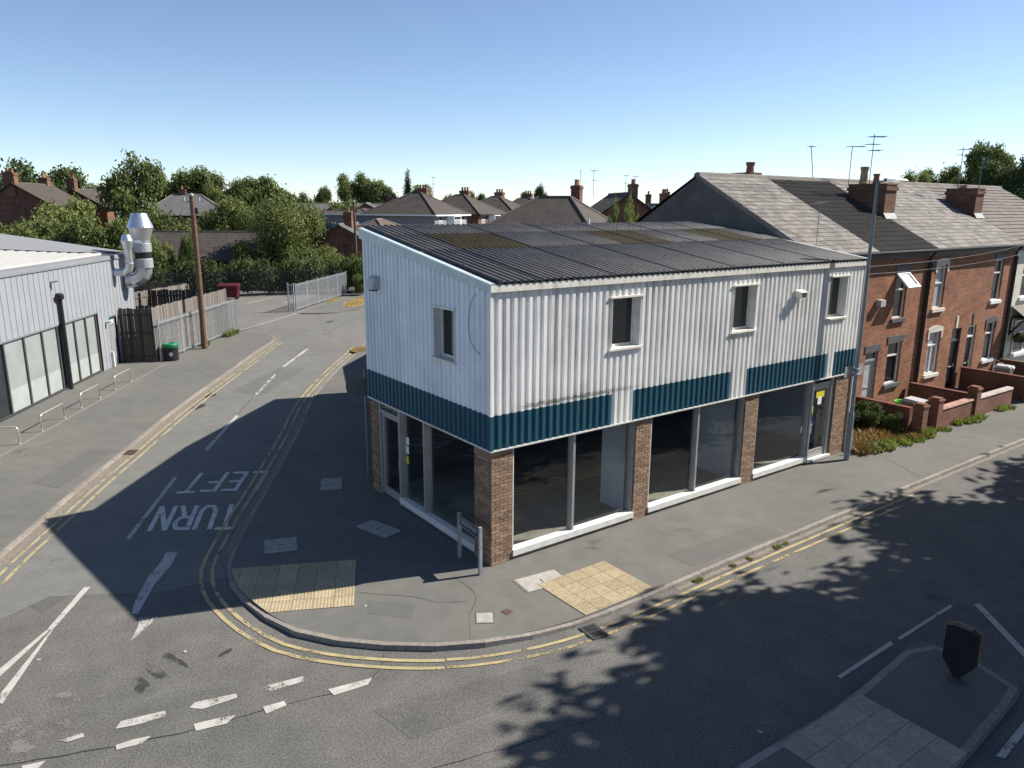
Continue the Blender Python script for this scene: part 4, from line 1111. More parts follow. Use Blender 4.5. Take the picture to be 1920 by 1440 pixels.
g6 = garden_wall('low dark wall in front of the cream house', [(30.6, 2.0), (30.6, -.7), (34, -.75)], .95, 'brick_dark')
garden = struct(MB().sheet([(14.3, -.42), (18.1, -.42), (18.1, 2.2), (14.3, 2.2)], .006).build('weed_patch_soil', MAT['earth']))
struct(MB().sheet([(18.2, -.3), (34, -.3), (34, 2.2), (18.2, 2.2)], .006).build('garden_paving', MAT['footway']))
def wheelie(label, x, y, rz, body, lid, loc_z=0.0, lid_open=0):
    t = thing('wheelie_bin', label, 'wheelie bin', (x, y, loc_z), rz)
    MB().add([(-.22, -.26, .06), (.22, -.26, .06), (.22, .22, .06), (-.22, .22, .06), (-.29, -.33, .98), (.29, -.33, .98), (.29, .36, .98), (-.29, .36, .98)],
             [(3, 2, 1, 0), (4, 5, 6, 7), (0, 1, 5, 4), (1, 2, 6, 5), (2, 3, 7, 6), (3, 0, 4, 7)]).build('body', MAT[body], t)
    MB().add([(-.31, -.36, .985), (.31, -.36, .985), (.31, .4, .985), (-.31, .4, .985), (-.27, -.31, 1.06), (.27, -.31, 1.06), (.27, .3, 1.09), (-.27, .3, 1.09)],
             [(3, 2, 1, 0), (4, 5, 6, 7), (0, 1, 5, 4), (1, 2, 6, 5), (2, 3, 7, 6), (3, 0, 4, 7)]).build('lid', MAT[lid], t)
    MB().tube([(-.26, .44, .97), (.26, .44, .97)], .02, 8).build('handle', MAT[body], t)
    for s in (-1, 1): MB().tube([(s * .2, .25, .1), (s * .26, .25, .1)], .1, 12).build('wheel', MAT['black'], t)
wheelie('grey wheelie bin with pale lid standing between brick gate piers', 18.85, .15, 0, 'bin_grey', 'bin_lid')
wheelie('tall grey wheelie bin standing on the garden wall side by the black door', 28.3, .9, .3, 'bin_grey', 'bin_lid')
wheelie('black wheelie bin in front of the cream house', 31.6, .6, .1, 'black', 'black')
t = thing('plastic_tub', 'lime green plastic tub lying against the red brick house', 'tub', (20.9, 1.55, .02))
MB().lathe([(.22, 0), (.32, .34), (.35, .35), (.35, .37), (.30, .36), (.2, .03)], 18).build('bowl', MAT['lime'], t)
t = thing('gas_meter_box', 'white meter box at the foot of the white silled house', 'meter box', (23.2, FY, 0))
MB().box(-.35, .35, -.3, -.01, 0, .62).build('case', MAT['cream'], t); MB().box(-.3, .3, -.32, -.3, .06, .56).build('lid', MAT['cream'], t)
t = thing('garden_gate', 'white tubular garden gate standing open by the grey bin', 'gate', (27.1, .9, 0))
MB().tube([(0, 0, .1), (0, 0, 1.5), (.5, -.5, 1.1), (.5, -.5, .5), (0, 0, .15)], .03, 6).build('frame', MAT['white'], t)

# ---------------------------------------------------------------- lamp column with sign back
lp = thing('lamp_post', 'tall grey steel street lamp with sign backs at the shop end', 'street lamp', (13.42, -.48, 0))
MB().tube([(0, 0, -.1), (0, 0, 1.5)], .085, 14).tube([(0, 0, 1.5), (0, 0, 1.6)], [.085, .062], 14).build('base', MAT['galv_dark'], lp)
MB().tube([(0, 0, 1.6), (0, 0, 4.6), (0, 0, 8.5)], [.062, .058, .045], 14).build('column', MAT['galv_dark'], lp)
MB().tube([(0, 0, 8.5), (.06, -.03, 8.56), (.25, -.1, 8.6)], [.045, .04, .035], 8).build('arm', MAT['galv_dark'], lp)
MB().add([(.2, -.17, 8.58), (.26, .0, 8.58), (1.02, -.22, 8.6), (.96, -.42, 8.6), (.22, -.14, 8.66), (.27, -.03, 8.66), (.95, -.24, 8.65), (.92, -.36, 8.65)],
         [(3, 2, 1, 0), (4, 5, 6, 7), (0, 1, 5, 4), (1, 2, 6, 5), (2, 3, 7, 6), (3, 0, 4, 7)]).build('lantern', MAT['galv_dark'], lp)
MB().box(-.52, .52, .075, .085, 2.72, 3.05).build('sign_plate', MAT['sign_back'], lp)
for z in (2.8, 2.97): MB().box(-.09, .09, -.09, .075, z - .02, z + .02).build('clamp', MAT['galv'], lp)
MB().box(-.06, .06, -.093, -.08, .35, .95).build('hatch', MAT['galv_dark'], lp)

# ---------------------------------------------------------------- street name plate
import bpy as _b
def text_mesh(s, size, name):
    cu = bpy.data.curves.new(name, 'FONT'); cu.body = s; cu.size = size; cu.align_x = 'CENTER'; cu.align_y = 'CENTER'; cu.extrude = .002; cu.offset = .0015
    ob = bpy.data.objects.new(name, cu); col.objects.link(ob)
    dg = bpy.context.evaluated_depsgraph_get(); me = bpy.data.meshes.new_from_object(ob.evaluated_get(dg))
    bpy.data.objects.remove(ob); return me
p0, p1 = Vector((-.28, .84, 0)), Vector((-.36, -.12, 0))
sg = thing('street_name_sign', 'low street name plate reading GREENWAY on two posts at the shop corner', 'street sign', (-.32, .36, 0))
dv = (p1 - p0).normalized(); nv = Vector((dv.y, -dv.x, 0)); mid = Vector((-.32, .36, 0))
for p in (p0, p1): MB().obox(p - mid + Vector((0, 0, .5)), dv * .035, nv * .035, (0, 0, .6)).build('post', MAT['galv'], sg)
MB().obox((0, 0, .94), dv * .44, nv * .012, (0, 0, .125)).build('plate', MAT['black'], sg)
pl = MB().obox(Vector((0, 0, .94)) + nv * .0135, dv * .43, nv * .002, (0, 0, .115)).build('face', MAT['black'], sg)
bd = MB()
for z in (.83, 1.05): bd.obox(Vector((0, 0, z)) + nv * .017, dv * .42, nv * .002, (0, 0, .006))
for s in (-1, 1): bd.obox(Vector((0, 0, .94)) + dv * s * .424 + nv * .017, dv * .006, nv * .002, (0, 0, .105))
bd.build('border', MAT['bin_lid'], sg)
tm = text_mesh('GREENWAY', .185, 'lettering'); tm.materials.append(MAT['bin_lid'])
o = link('lettering', tm, sg)
o.matrix_local = Matrix(((dv.x, 0, nv.x, nv.x * .018), (dv.y, 0, nv.y, nv.y * .018), (0, 1, 0, .94), (0, 0, 0, 1))) @ Matrix.Diagonal((.76, 1, 1, 1))

# no-entry style round sign seen from behind, in the shop's shade
MAT['fence_grey'] = plain('dull sign back', (.10, .105, .11), .6, .15)
rs = thing('round_road_sign', 'round road sign on grey post seen in shade beside the shop', 'road sign', (.40, 6.95, 0))
MB().tube([(0, 0, -.1), (0, 0, 3.2)], .038, 10).build('post', MAT['galv_dark'], rs)
m = MB(); u = Vector((.53, .85, 0)); ww = Vector((.85, -.53, 0)); n = 24
ctr = Vector((-.26, .03, 2.72)); m.add([ctr + ww * .30 * math.cos(2 * math.pi * k / n) + Vector((0, 0, .30 * math.sin(2 * math.pi * k / n))) for k in range(n)] + [ctr + u * .02 + ww * .30 * math.cos(2 * math.pi * k / n) + Vector((0, 0, .30 * math.sin(2 * math.pi * k / n))) for k in range(n)],
      [tuple(range(n)), tuple(range(n, 2 * n))[::-1]] + [(k, n + k, n + (k + 1) % n, (k + 1) % n) for k in range(n)])
m.build('disc', MAT['fence_grey'], rs)
for z in (2.6, 2.85): MB().bar((0, 0, z), (-.26, .03, z), .03).build('bracket', MAT['galv_dark'], rs)
for s in (0,): pass

# ---------------------------------------------------------------- covers and drains
def cover(label, quad, mat, frame, cat='manhole cover', name='inspection_cover', z=0.0, slot=True):
    P = [Vector(p) for p in quad]; c = sum(P, Vector((0, 0))) / 4
    e1 = ((P[1] - P[0]) + (P[2] - P[3])) / 4; e2 = (P[2] - P[1] + P[3] - P[0]) / 4
    n1 = e1.normalized(); e2 = (e2 - n1 * e2.dot(n1)) if e2.length else e2
    t = thing(name, label, cat, (c.x, c.y, z))
    sq = lambda k: [tuple(-e1 * k - e2 * k), tuple(e1 * k - e2 * k), tuple(e1 * k + e2 * k), tuple(-e1 * k + e2 * k)]
    MB().prism(sq(1.08), -.03, .006).build('frame', MAT[frame], t)
    MB().prism(sq(.97), .006, .011).build('lid', MAT[mat], t)
    if slot:
        MB().prism([tuple(v) for v in (n1 * -.07 + Vector((-n1.y, n1.x)) * .015, n1 * -.07 - Vector((-n1.y, n1.x)) * .015, n1 * .07 - Vector((-n1.y, n1.x)) * .015, n1 * .07 + Vector((-n1.y, n1.x)) * .015)], .011, .0135).build('keyhole', MAT['iron'], t)
    return t
cover('diamond set concrete cover in the shade beside the shop side window', [(-1.42, 3.82), (-0.89, 3.94), (-0.73, 2.87), (-1.28, 2.69)], 'concrete', 'footway')
cover('rectangular concrete cover with two lifting holes near the tactile paving', [(-3.87, 3.56), (-3.18, 3.34), (-2.85, 4.03), (-3.58, 4.29)], 'concrete', 'footway')
cover('smaller concrete cover in the shade towards the side street', [(-1.25, 6.61), (-0.72, 6.34), (-0.29, 7.25), (-0.87, 7.50)], 'concrete', 'footway')
cover('long sunlit concrete cover touching the buff tactile slabs', [(0.06, -0.80), (-0.00, -1.40), (1.02, -1.43), (1.10, -0.82)], 'concrete', 'footway')
cover('small square concrete cover near the curved kerb', [(-1.53, -1.72), (-1.25, -1.89), (-1.04, -1.59), (-1.32, -1.41)], 'concrete', 'patch', slot=False)
cover('tiny rusty stop tap cover beside square concrete cover', [(-0.89, -1.65), (-0.87, -1.81), (-0.70, -1.78), (-0.73, -1.61)], 'rust', 'rust', 'stop tap cover', 'stop_tap_cover', slot=False)
def drain(label, quad, z, bars, mat='iron'):
    P = [Vector(p) for p in quad]; c = sum(P, Vector((0, 0))) / 4
    t = thing('drain_grate', label, 'drain', (c.x, c.y, z))
    e1 = (P[1] - P[0]) / 2; e2 = (P[3] - P[0]) / 2; n1, n2 = e1.normalized(), e2.normalized()
    MB().prism([tuple(a) for a in (-e1 - e2, e1 - e2, e1 + e2, -e1 + e2)], -.02, .003).build('sump', MAT['door_black'], t)
    m = MB()
    for s in (-1, 1):
        m.obox((*(e1 * s), .008), (*(n1 * .025), 0), (*(e2 * 1.05), 0), (0, 0, .006)); m.obox((*(e2 * s), .0085), (*(e1 * 1.05), 0), (*(n2 * .025), 0), (0, 0, .006))
    m.obox((0, 0, .0075), (*(n1 * .022), 0), (*e2, 0), (0, 0, .006)); m.build('frame', MAT[mat], t)
    for k in range(bars):
        s = -1 + 2 * (k + 1) / (bars + 1); MB().obox((*(e2 * s), .007), (*e1, 0), (*(n2 * .011), 0), (0, 0, .005)).build('bar', MAT[mat], t)
drain('cast iron gully grate in the gutter below the buff tactile slabs', [(0.07, -2.91), (0.03, -3.34), (0.36, -3.35), (0.38, -2.95)], -.09, 6)
drain('rusty gully grate by the yellow lines of the forecourt kerb', [(-5.10, 13.52), (-4.89, 13.91), (-4.62, 13.72), (-4.82, 13.33)], -.088, 4, 'rust')

# ---------------------------------------------------------------- keep-left bollard on the island
bo = thing('island_bollard', 'black backed bollard with yellow edge on the traffic island', 'bollard', (4.12, -7.95, 0), .0)
u = Vector((.84, -.54, 0)).normalized(); w = Vector((.54, .84, 0))
prof = [(-.03, .05), (-.25, .36), (-.25, .95), (-.12, 1.0), (.12, .99), (.25, .93), (.25, .36), (.03, .05)]
m = MB(); n = len(prof)
u = Vector((.095, -.997, 0)).normalized(); w = Vector((.997, .095, 0))
m.add([u * a - w * .07 + Vector((0, 0, b)) for a, b in prof] + [u * a + w * .05 + Vector((0, 0, b)) for a, b in prof], [tuple(range(n))[::-1], tuple(range(n, 2 * n))] + [(i, (i + 1) % n, n + (i + 1) % n, n + i) for i in range(n)])
m.build('body', MAT['black'], bo)
m = MB(); m.add([u * a * 1.03 + w * .052 + Vector((0, 0, b)) for a, b in prof] + [u * a * 1.03 + w * .085 + Vector((0, 0, b)) for a, b in prof], [tuple(range(n))[::-1], tuple(range(n, 2 * n))] + [(i, (i + 1) % n, n + (i + 1) % n, n + i) for i in range(n)])
m.build('yellow_face', MAT['yellow'], bo)
MB().lathe([(.13, -.02), (.13, .02), (.07, .06), (.06, .1)], 14).build('base', MAT['iron'], bo)

# ---------------------------------------------------------------- grey retail unit across the side street
A0 = Vector((-8.11, 19.67)); B0 = Vector((-2.47, 29.34))
UU = (B0 - A0).normalized(); NN = Vector((UU.y, -UU.x))
def lw(s, d, z): p = A0 + UU * s + NN * d; return (p.x, p.y, z)
unit = thing('retail_unit', 'low grey metal clad retail unit with frosted shop windows and steel flues', 'shop building')
def lbox(s0, s1, d0, d1, z0, z1, mb=None):
    m = mb or MB()
    return m.add([lw(s, d, z) for z in (z0, z1) for d in (d0, d1) for s in (s0, s1)], [(0, 1, 3, 2), (4, 6, 7, 5), (0, 4, 5, 1), (2, 3, 7, 6), (0, 2, 6, 4), (1, 5, 7, 3)])
S0, S1 = -9.0, 13.7
m = MB()                                  # panels with raised seams and openings
op = [(-9.0, 5.15, 0, 2.84), (5.55, 8.92, 0, 2.84), (10.15, 11.05, 0, 2.4)]
s = S0
while s < S1 - .01:
    e = min(s + .41, S1); mid = (s + e) / 2
    h = next((o for o in op if o[0] <= mid <= o[1]), None)
    zb = h[3] + .0 if h else .0
    m.add([lw(s, 0, zb), lw(e - .05, 0, zb), lw(e - .05, 0, 5.2), lw(s, 0, 5.2)], [(0, 1, 2, 3)])
    m.add([lw(e - .05, 0, zb), lw(e - .04, -.02, zb), lw(e - .01, -.02, zb), lw(e, 0, zb), lw(e - .05, 0, 5.2), lw(e - .04, -.02, 5.2), lw(e - .01, -.02, 5.2), lw(e, 0, 5.2)], [(0, 1, 5, 4), (1, 2, 6, 5), (2, 3, 7, 6)])
    s = e
m.build('wall_cladding', MAT['grey_clad'], unit)
lbox(S0, S1, -14, -.2, 0, 5.1).build('block', MAT['grey_clad'], unit)
m = MB(); lbox(S0, S1 + .03, -.55, .03, 5.2, 5.34, m); m.build('parapet_capping', MAT['grey_roof'], unit)
m = MB(); lbox(S0, S1 + .03, .0, .05, 5.13, 5.2, m); m.build('drip_edge', MAT['galv_dark'], unit)
m = MB(); m.add([lw(S1, 0, 0), lw(S1, -14, 0), lw(S1, -14, 5.2), lw(S1, 0, 5.2)], [(0, 1, 2, 3)]); m.build('end_wall', MAT['grey_clad'], unit)
# windows
def pane_run(xs, z0, z1, mats):
    w = lbox(xs[0] - .06, xs[-1] + .06, -.13, -.02, z0 - .05, z0).build('shop_window', MAT['dark_frame'], unit)
    lbox(xs[0] - .06, xs[-1] + .06, -.13, .015, z1, z1 + .07).build('head_rail', MAT['galv_dark'], w)
    for x in xs: lbox(x - .05, x + .05, -.12, -.03, z0, z1).build('mullion', MAT['dark_frame'], w)
    for a, b, mt in zip(xs, xs[1:], mats):
        p = lbox(a + .05, b - .05, -.11, -.09, z0, z1).build('pane', MAT[mt], w)
        if mt == 'frost': lbox(a + .05, b - .05, -.09, -.086, z0, z0 + .85).build('film', MAT['film'], p)
MAT['film'] = plain('denser frosted film', (.31, .34, .325), .5, .1, 2)
pane_run([-6.0, -4.6, -3.2, -1.8, -.4, 1.0, 2.45, 3.85, 5.12], .1, 2.78, ['frost', 'frost', 'frost', 'glass_dark', 'glass_dark', 'frost', 'frost', 'frost'])
pane_run([5.6, 6.7, 7.8, 8.88], .1, 2.78, ['frost', 'frost', 'frost'])
d = lbox(10.2, 11.0, -.12, -.07, .02, 2.36).build('exit_door', MAT['grey_roof'], unit)
lbox(10.12, 10.2, -.12, .02, .0, 2.44).build('frame', MAT['grey_clad'], d); lbox(10.2, 11.05, -.12, .02, 2.36, 2.44).build('frame', MAT['dark_frame'], d)
lbox(10.3, 10.78, -.07, -.05, 2.0, 2.3).build('exit_sign', MAT['exit_green'], d)
lbox(10.34, 10.74, -.05, -.046, 2.17, 2.25).build('sign_text', MAT['notice_white'], d); lbox(10.34, 10.70, -.05, -.046, 2.07, 2.12).build('sign_text', MAT['notice_white'], d)
lbox(9.75, 9.9, 0, .3, 2.2, 2.3).build('camera_bracket', MAT['white_frame'], unit); lbox(10.0, 10.1, .0, .12, .0, .75).build('vent_box', MAT['white_frame'], unit)
# roof: white sheets behind the parapet and the grey slope beyond
gr = Vector((-0.93, 33.85, 5.43))
m = MB(); rise = .15
def rp(s, d, off=0): p = A0 + UU * s - NN * d; return (p.x, p.y, 5.36 + rise * d + off)
m.add([rp(S1 + .1, .2, .0), rp(S1 + .1, 9.0), rp(-12, 9.0), rp(-12, 5.2), rp(6.5, 4.0), rp(10.5, 1.2)], [(0, 1, 2, 3, 4, 5)]); m.build('grey_roof', MAT['grey_roof'], unit)
m = MB()
for k in range(26):
    d0 = .55 + k * .27; a = rp(-12, d0, -.12)
    m.add([rp(-12, d0, -.14), rp(13.4, d0, -.14), rp(13.4, d0 + .12, -.14), rp(-12, d0 + .12, -.14), rp(13.4, d0 + .15, -.03), rp(-12, d0 + .15, -.03), rp(13.4, d0 + .24, -.03), rp(-12, d0 + .24, -.03), rp(13.4, d0 + .27, -.14), rp(-12, d0 + .27, -.14)],
          [(0, 1, 2, 3), (3, 2, 4, 5), (5, 4, 6, 7), (7, 6, 8, 9)])
m.build('white_roof_sheets', MAT['white_roof'], unit)
lbox(S1 - .06, S1 + .1, -9, .05, 5.3, 5.42).build('verge_trim', MAT['white_roof'], unit)
# downpipe with hopper, small wall bracket
dp = MB().tube([lw(5.36, .12, .0), lw(5.36, .12, 3.85)], .085, 12).build('downpipe', MAT['black'], unit)
MB().tube([lw(5.36, .12, 3.85), lw(5.36, .12, 3.92), lw(5.36, .12, 4.08), lw(5.36, .12, 4.14)], [.1, .17, .17, .12], 14).tube([lw(5.3, .0, 3.95), lw(5.1, .12, 3.95)], .08, 8).build('hopper', MAT['black'], dp)
MB().bar(lw(5.0, .02, 4.62), lw(5.0, .3, 4.68), .05).bar(lw(5.0, .02, 4.3), lw(5.0, .02, 4.66), .04).build('wall_bracket', MAT['galv_dark'], unit)
# flues
def flue(label, s, out, r, z_in, z_cone, cone, bands):
    f = thing('steel_flue', label, 'flue', lw(s, out, 0))
    c = Vector(lw(s, out, 0)); L = lambda a, b, z: Vector(lw(s + a, out + b, z)) - c
    pts = [L(-.1, -out + .03, z_in)] + [L(0, -r * 1.5 * math.cos(t), z_in + r * 1.5 * (1 - math.cos(t)) * 0 + r * 1.6 * math.sin(t) * 0) for t in ()]
    for k in range(6):
        a = math.pi / 2 * k / 5; rr = r * 1.7
        pts.append(L(0, -rr + rr * math.sin(a), z_in + rr - rr * math.cos(a)))
    pts.append(L(0, 0, z_cone))
    MB().tube(pts, r, 18).build('duct', MAT['steel'], f, smooth=False)
    MB().lathe([(rad, z - 0) for rad, z in cone], 26).build('cowl', MAT['steel'], f, smooth=False)
    for z0, z1, rr, mt in bands: MB().lathe([(rr - .02, z0), (rr, z0 + .02), (rr, z1 - .02), (rr - .02, z1)], 22).build('collar', MAT[mt], f)
    MB().tube([L(-.1, -out + .0, z_in), L(-.1, -out + .06, z_in)], r * 1.25, 18).build('wall_flange', MAT['galv'], f)
flue('large steel flue with double cone cowl and black band on the retail unit', 12.75, 1.0, .38, 3.98, 5.9, [(.40, 5.9), (.40, 6.02), (.60, 6.62), (.62, 6.66), (.36, 7.36), (.33, 7.36)], [(5.42, 5.88, .43, 'galv'), (5.1, 5.42, .39, 'black'), (4.62, 5.1, .44, 'galv')])
flue('smaller steel flue with cone cowl on the retail unit', 11.5, .75, .19, 4.5, 5.65, [(.19, 5.6), (.27, 6.0), (.28, 6.04), (.18, 6.34), (.16, 6.34)], [(4.9, 4.98, .205, 'galv')])

# ---------------------------------------------------------------- forecourt things
hoops = [[[-8.76, 16.95], [-7.72, 16.37]], [[-6.97, 17.64], [-6.12, 19.05]], [[-5.41, 20.33], [-4.56, 21.7]], [[-3.79, 22.98], [-2.95, 24.26]]]
hl = ['steel cycle hoop furthest from the wooden gate', 'steel cycle hoop opposite the black downpipe', 'steel cycle hoop between the downpipe hoop and the gate end hoop', 'steel cycle hoop closest to the wooden gate']
for (p, q), lb in zip(hoops, hl):
    p, q = Vector(p), Vector(q)
    t = thing('cycle_hoop', lb, 'cycle hoop', (*p, 0), 0, 'cycle hoops on the forecourt')
    e = q - p; e = e.normalized() * 1.35 if e.length > 2.2 else e
    if lb.endswith('wooden gate') and 'furthest' in lb: t.location = (*(q - (q - p).normalized() * 1.4), 0); e = (q - p).normalized() * 1.4
    pts = [(0, 0, -.08), (0, 0, .52), tuple((e * .025).to_3d() + Vector((0, 0, .57))), tuple((e * .06).to_3d() + Vector((0, 0, .6))), tuple((e * .94).to_3d() + Vector((0, 0, .6))), tuple((e * .975).to_3d() + Vector((0, 0, .57))), tuple(e.to_3d() + Vector((0, 0, .52))), tuple(e.to_3d() + Vector((0, 0, -.08)))]
    MB().tube(pts, .026, 8).build('tube', MAT['hoop'], t, smooth=True)
    for b in ((0, 0), tuple(e)): MB().lathe([(.06, 0), (.06, .012), (.03, .016)], 10, (*b, 0)).build('foot_plate', MAT['hoop'], t)
t = thing('litter_bin', 'black litter bin with green rim and round badge on the forecourt', 'litter bin', (-.3, 28.5, 0))
MB().lathe([(.33, 0), (.36, .03), (.37, .68), (.35, .7)], 20).build('body', MAT['black'], t)
MB().lathe([(.385, .68), (.40, .72), (.40, .84), (.37, .88), (.2, .9), (.18, .87), (.17, .75)], 20).build('rim', MAT['green_plastic'], t)
m = MB(); n = 14; cd = Vector((-.2, -.98)).normalized(); sd2 = Vector((cd.y * -1, cd.x)); m.add([((cd * .375 + sd2 * .1 * math.cos(2 * math.pi * k / n)).x, (cd * .375 + sd2 * .1 * math.cos(2 * math.pi * k / n)).y, .36 + .11 * math.sin(2 * math.pi * k / n)) for k in range(n)], [tuple(range(n))]); m.build('badge', MAT['galv'], t)

P0 = Vector((-0.81, 28.36)); P1 = Vector((5.23, 35.97)); PD = (P1 - P0).normalized(); PN = Vector((PD.y, -PD.x))
bm_cache = {}
def board_mesh(w, h, mt, pointed=False):
    k = (round(w, 3), round(h, 2), mt)
    if k not in bm_cache: bm_cache[k] = MB().add([(0, -.012, 0), (w, -.012, 0), (w, .012, 0), (0, .012, 0), (0, -.012, h), (w, -.012, h - .0), (w, .012, h), (0, .012, h)], [(3, 2, 1, 0), (4, 5, 6, 7), (0, 1, 5, 4), (1, 2, 6, 5), (2, 3, 7, 6), (3, 0, 4, 7)]).mesh('board', MAT[mt])
    return bm_cache[k]
def board_fence(label, a, b, h, w, mt, gap=.012, name='wooden_fence', cat='fence', zj=.03):
    a, b = Vector(a), Vector(b); d = (b - a).normalized(); L = (b - a).length; ang = math.atan2(d.y, d.x)
    t = thing(name, label, cat, (a.x, a.y, 0), ang)
    n = int(L / (w + gap))
    for k in range(n):
        o = link('board', board_mesh(w, h, mt), t, (k * (w + gap), R.uniform(-.006, .006), R.uniform(-zj, zj)))
        o.rotation_euler[1] = R.uniform(-.006, .006)
    for z in (.35, h * .55, h - .35): MB().box(0, L, .014, .06, z - .04, z + .04).build('rail', MAT[mt], t)
    k = 0
    while k < L:
        MB().box(k, k + .09, .06, .15, 0, h - .05).build('post', MAT[mt], t); k += 2.4
    return t
wE = P0 + PD * 9.2 - PN * .25
board_fence('tall weathered board fence behind the steel railings', P0 - PN * .25, wE, 2.75, .135, 'wood')
gA = Vector(lw(11.35, .05, 0)[:2])
gt = board_fence('dark board gate with black iron straps beside the retail unit', gA, P0 - PN * .25, 2.72, .165, 'wood_dark', .014, 'wooden_gate', 'gate')
gl = (P0 - PN * .25 - gA).length
for z in (.3, 1.45, 2.4):
    MB().box(.15 * gl, .45 * gl, -.04, -.013, z - .03, z + .03).box(.6 * gl, .95 * gl, -.04, -.013, z - .031, z + .031).build('strap', MAT['black'], gt)
for x in (.3, .62, .95):
    MB().box(x * gl - .02, x * gl + .02, -.045, -.014, .25, 2.45).build('upright', MAT['black'], gt)
cE = wE; back = -PN
board_fence('board fence closing the end of the bin yard', wE, wE + back * 6.2 - PD * 1.0, 2.7, .16, 'wood_dark', .02)
board_fence('pale board fence at the back of the bin yard', wE + PD * 3.2 - PN * 4.0, wE - PD * 5 - PN * 5.2, 2.7, .14, 'wood')
board_fence('darker board fence beyond the back of the bin yard', wE + PD * 3.4 - PN * 4.2, wE + PD * .5 - PN * 10.5, 2.75, .16, 'wood_dark', .02)
board_fence('board partition inside the bin yard', wE - PD * 4.0 - PN * .3, wE - PD * 4.6 - PN * 5.0, 2.2, .16, 'wood_dark', .02)

def railing(label, a, b, h, post_step, mt, pale=.11, name='steel_railing', cat='railing', post_w=.06, z=0, pw=.018):
    a, b = Vector(a), Vector(b); d = (b - a).normalized(); L = (b - a).length; ang = math.atan2(d.y, d.x)
    t = thing(name, label, cat, (a.x, a.y, z), ang)
    k = max(1, round(L / post_step))
    for i in range(k + 1): MB().box(L * i / k - post_w / 2, L * i / k + post_w / 2, -post_w / 2, post_w / 2, -.1, h + .05).build('post', MAT[mt], t)
    for zz in (.18, h - .12): MB().box(0, L, -.02, .02, zz - .03, zz + .03).build('rail', MAT[mt], t)
    m = MB(); x = pale
    while x < L: m.box(x - pw, x + pw, -.032, -.022, .08, h); x += pale
    stuff(m.build('pales', MAT[mt], t))
    return t
railing('galvanised railing standing in front of the board fence', P0, P1, 2.1, 2.4, 'galv', .13)
railing('galvanised railing return at the car park mouth', P1, P1 - PN * 2.2, 2.1, 2.2, 'galv', .13)
f0, f1 = Vector((11.83, 43.13)), Vector((19.61, 51.38))
railing('galvanised palisade gate run at the car park entrance', f0, f1, 2.05, 2.3, 'galv', .10)
railing('galvanised gate post pair at the car park mouth', f0 + Vector((-.25, -.3)), f0 + Vector((-.55, .1)), 2.1, .5, 'galv', .2)
MAT['fence_shade'] = plain('green fence paint darkened for shade', (.035, .045, .045), .6, .2)  # green paint darkened so the shade on the back fence is in its colour
railing('dark palisade fence along the back of the car park', (-4.0, 58.6), (21.0, 52.4), 2.2, 2.6, 'fence_shade', .15)
t = thing('waste_container', 'red wheeled rubbish container at the back of the car park', 'waste container', (9.9, 53.6, -.03), -.5)
MB().add([(-.7, -.5, .2), (.7, -.5, .2), (.7, .5, .2), (-.7, .5, .2), (-.85, -.65, 1.2), (.85, -.65, 1.2), (.85, .6, 1.2), (-.85, .6, 1.2)], [(3, 2, 1, 0), (4, 5, 6, 7), (0, 1, 5, 4), (1, 2, 6, 5), (2, 3, 7, 6), (3, 0, 4, 7)]).build('body', MAT['red'], t)
MB().add([(-.88, -.7, 1.2), (.88, -.7, 1.2), (.88, .64, 1.2), (-.88, .64, 1.2), (-.8, -.5, 1.27), (.8, -.5, 1.27), (.8, .5, 1.33), (-.8, .5, 1.33)], [(3, 2, 1, 0), (4, 5, 6, 7), (0, 1, 5, 4), (1, 2, 6, 5), (2, 3, 7, 6), (3, 0, 4, 7)]).build('lid', MAT['red'], t)
for sx in (-.6, .6):
    for sy in (-.4, .4): MB().tube([(sx, sy - .04, .1), (sx, sy + .04, .1)], .1, 10).build('wheel', MAT['black'], t)

def pole(label, loc, h, r0, r1, top=True):
    t = thing('utility_pole', label, 'utility pole', loc)
    MB().tube([(0, 0, -.2), (.02, .01, h * .5), (0, 0, h)], [r0, (r0 + r1) / 2, r1], 12).build('shaft', MAT['pole_wood'], t)
    MB().bar((-.4, 0, h - .35), (.4, 0, h - .35), .06).build('crossarm', MAT['galv_dark'], t)
    MB().lathe([(r1 * 1.1, h - .02), (r1 * .9, h + .06), (.02, h + .1)], 12).build('cap', MAT['galv'], t)
    MB().tube([(-.38, 0, h - .3), (-.38, 0, h - .12)], .05, 8).tube([(.38, 0, h - .3), (.38, 0, h - .12)], .05, 8).build('insulator', MAT['bin_lid'], t)
    MB().box(r1, r1 + .12, -.1, .1, h - 1.0, h - .65).build('joint_box', MAT['black'], t)
pole('brown wooden utility pole standing before the board fence', (1.96, 30.9, 0), 8.3, .17, .12)
pole('slim wooden utility pole rising behind the palisade gate', (21.90, 54.04, 0), 8.2, .14, .10)

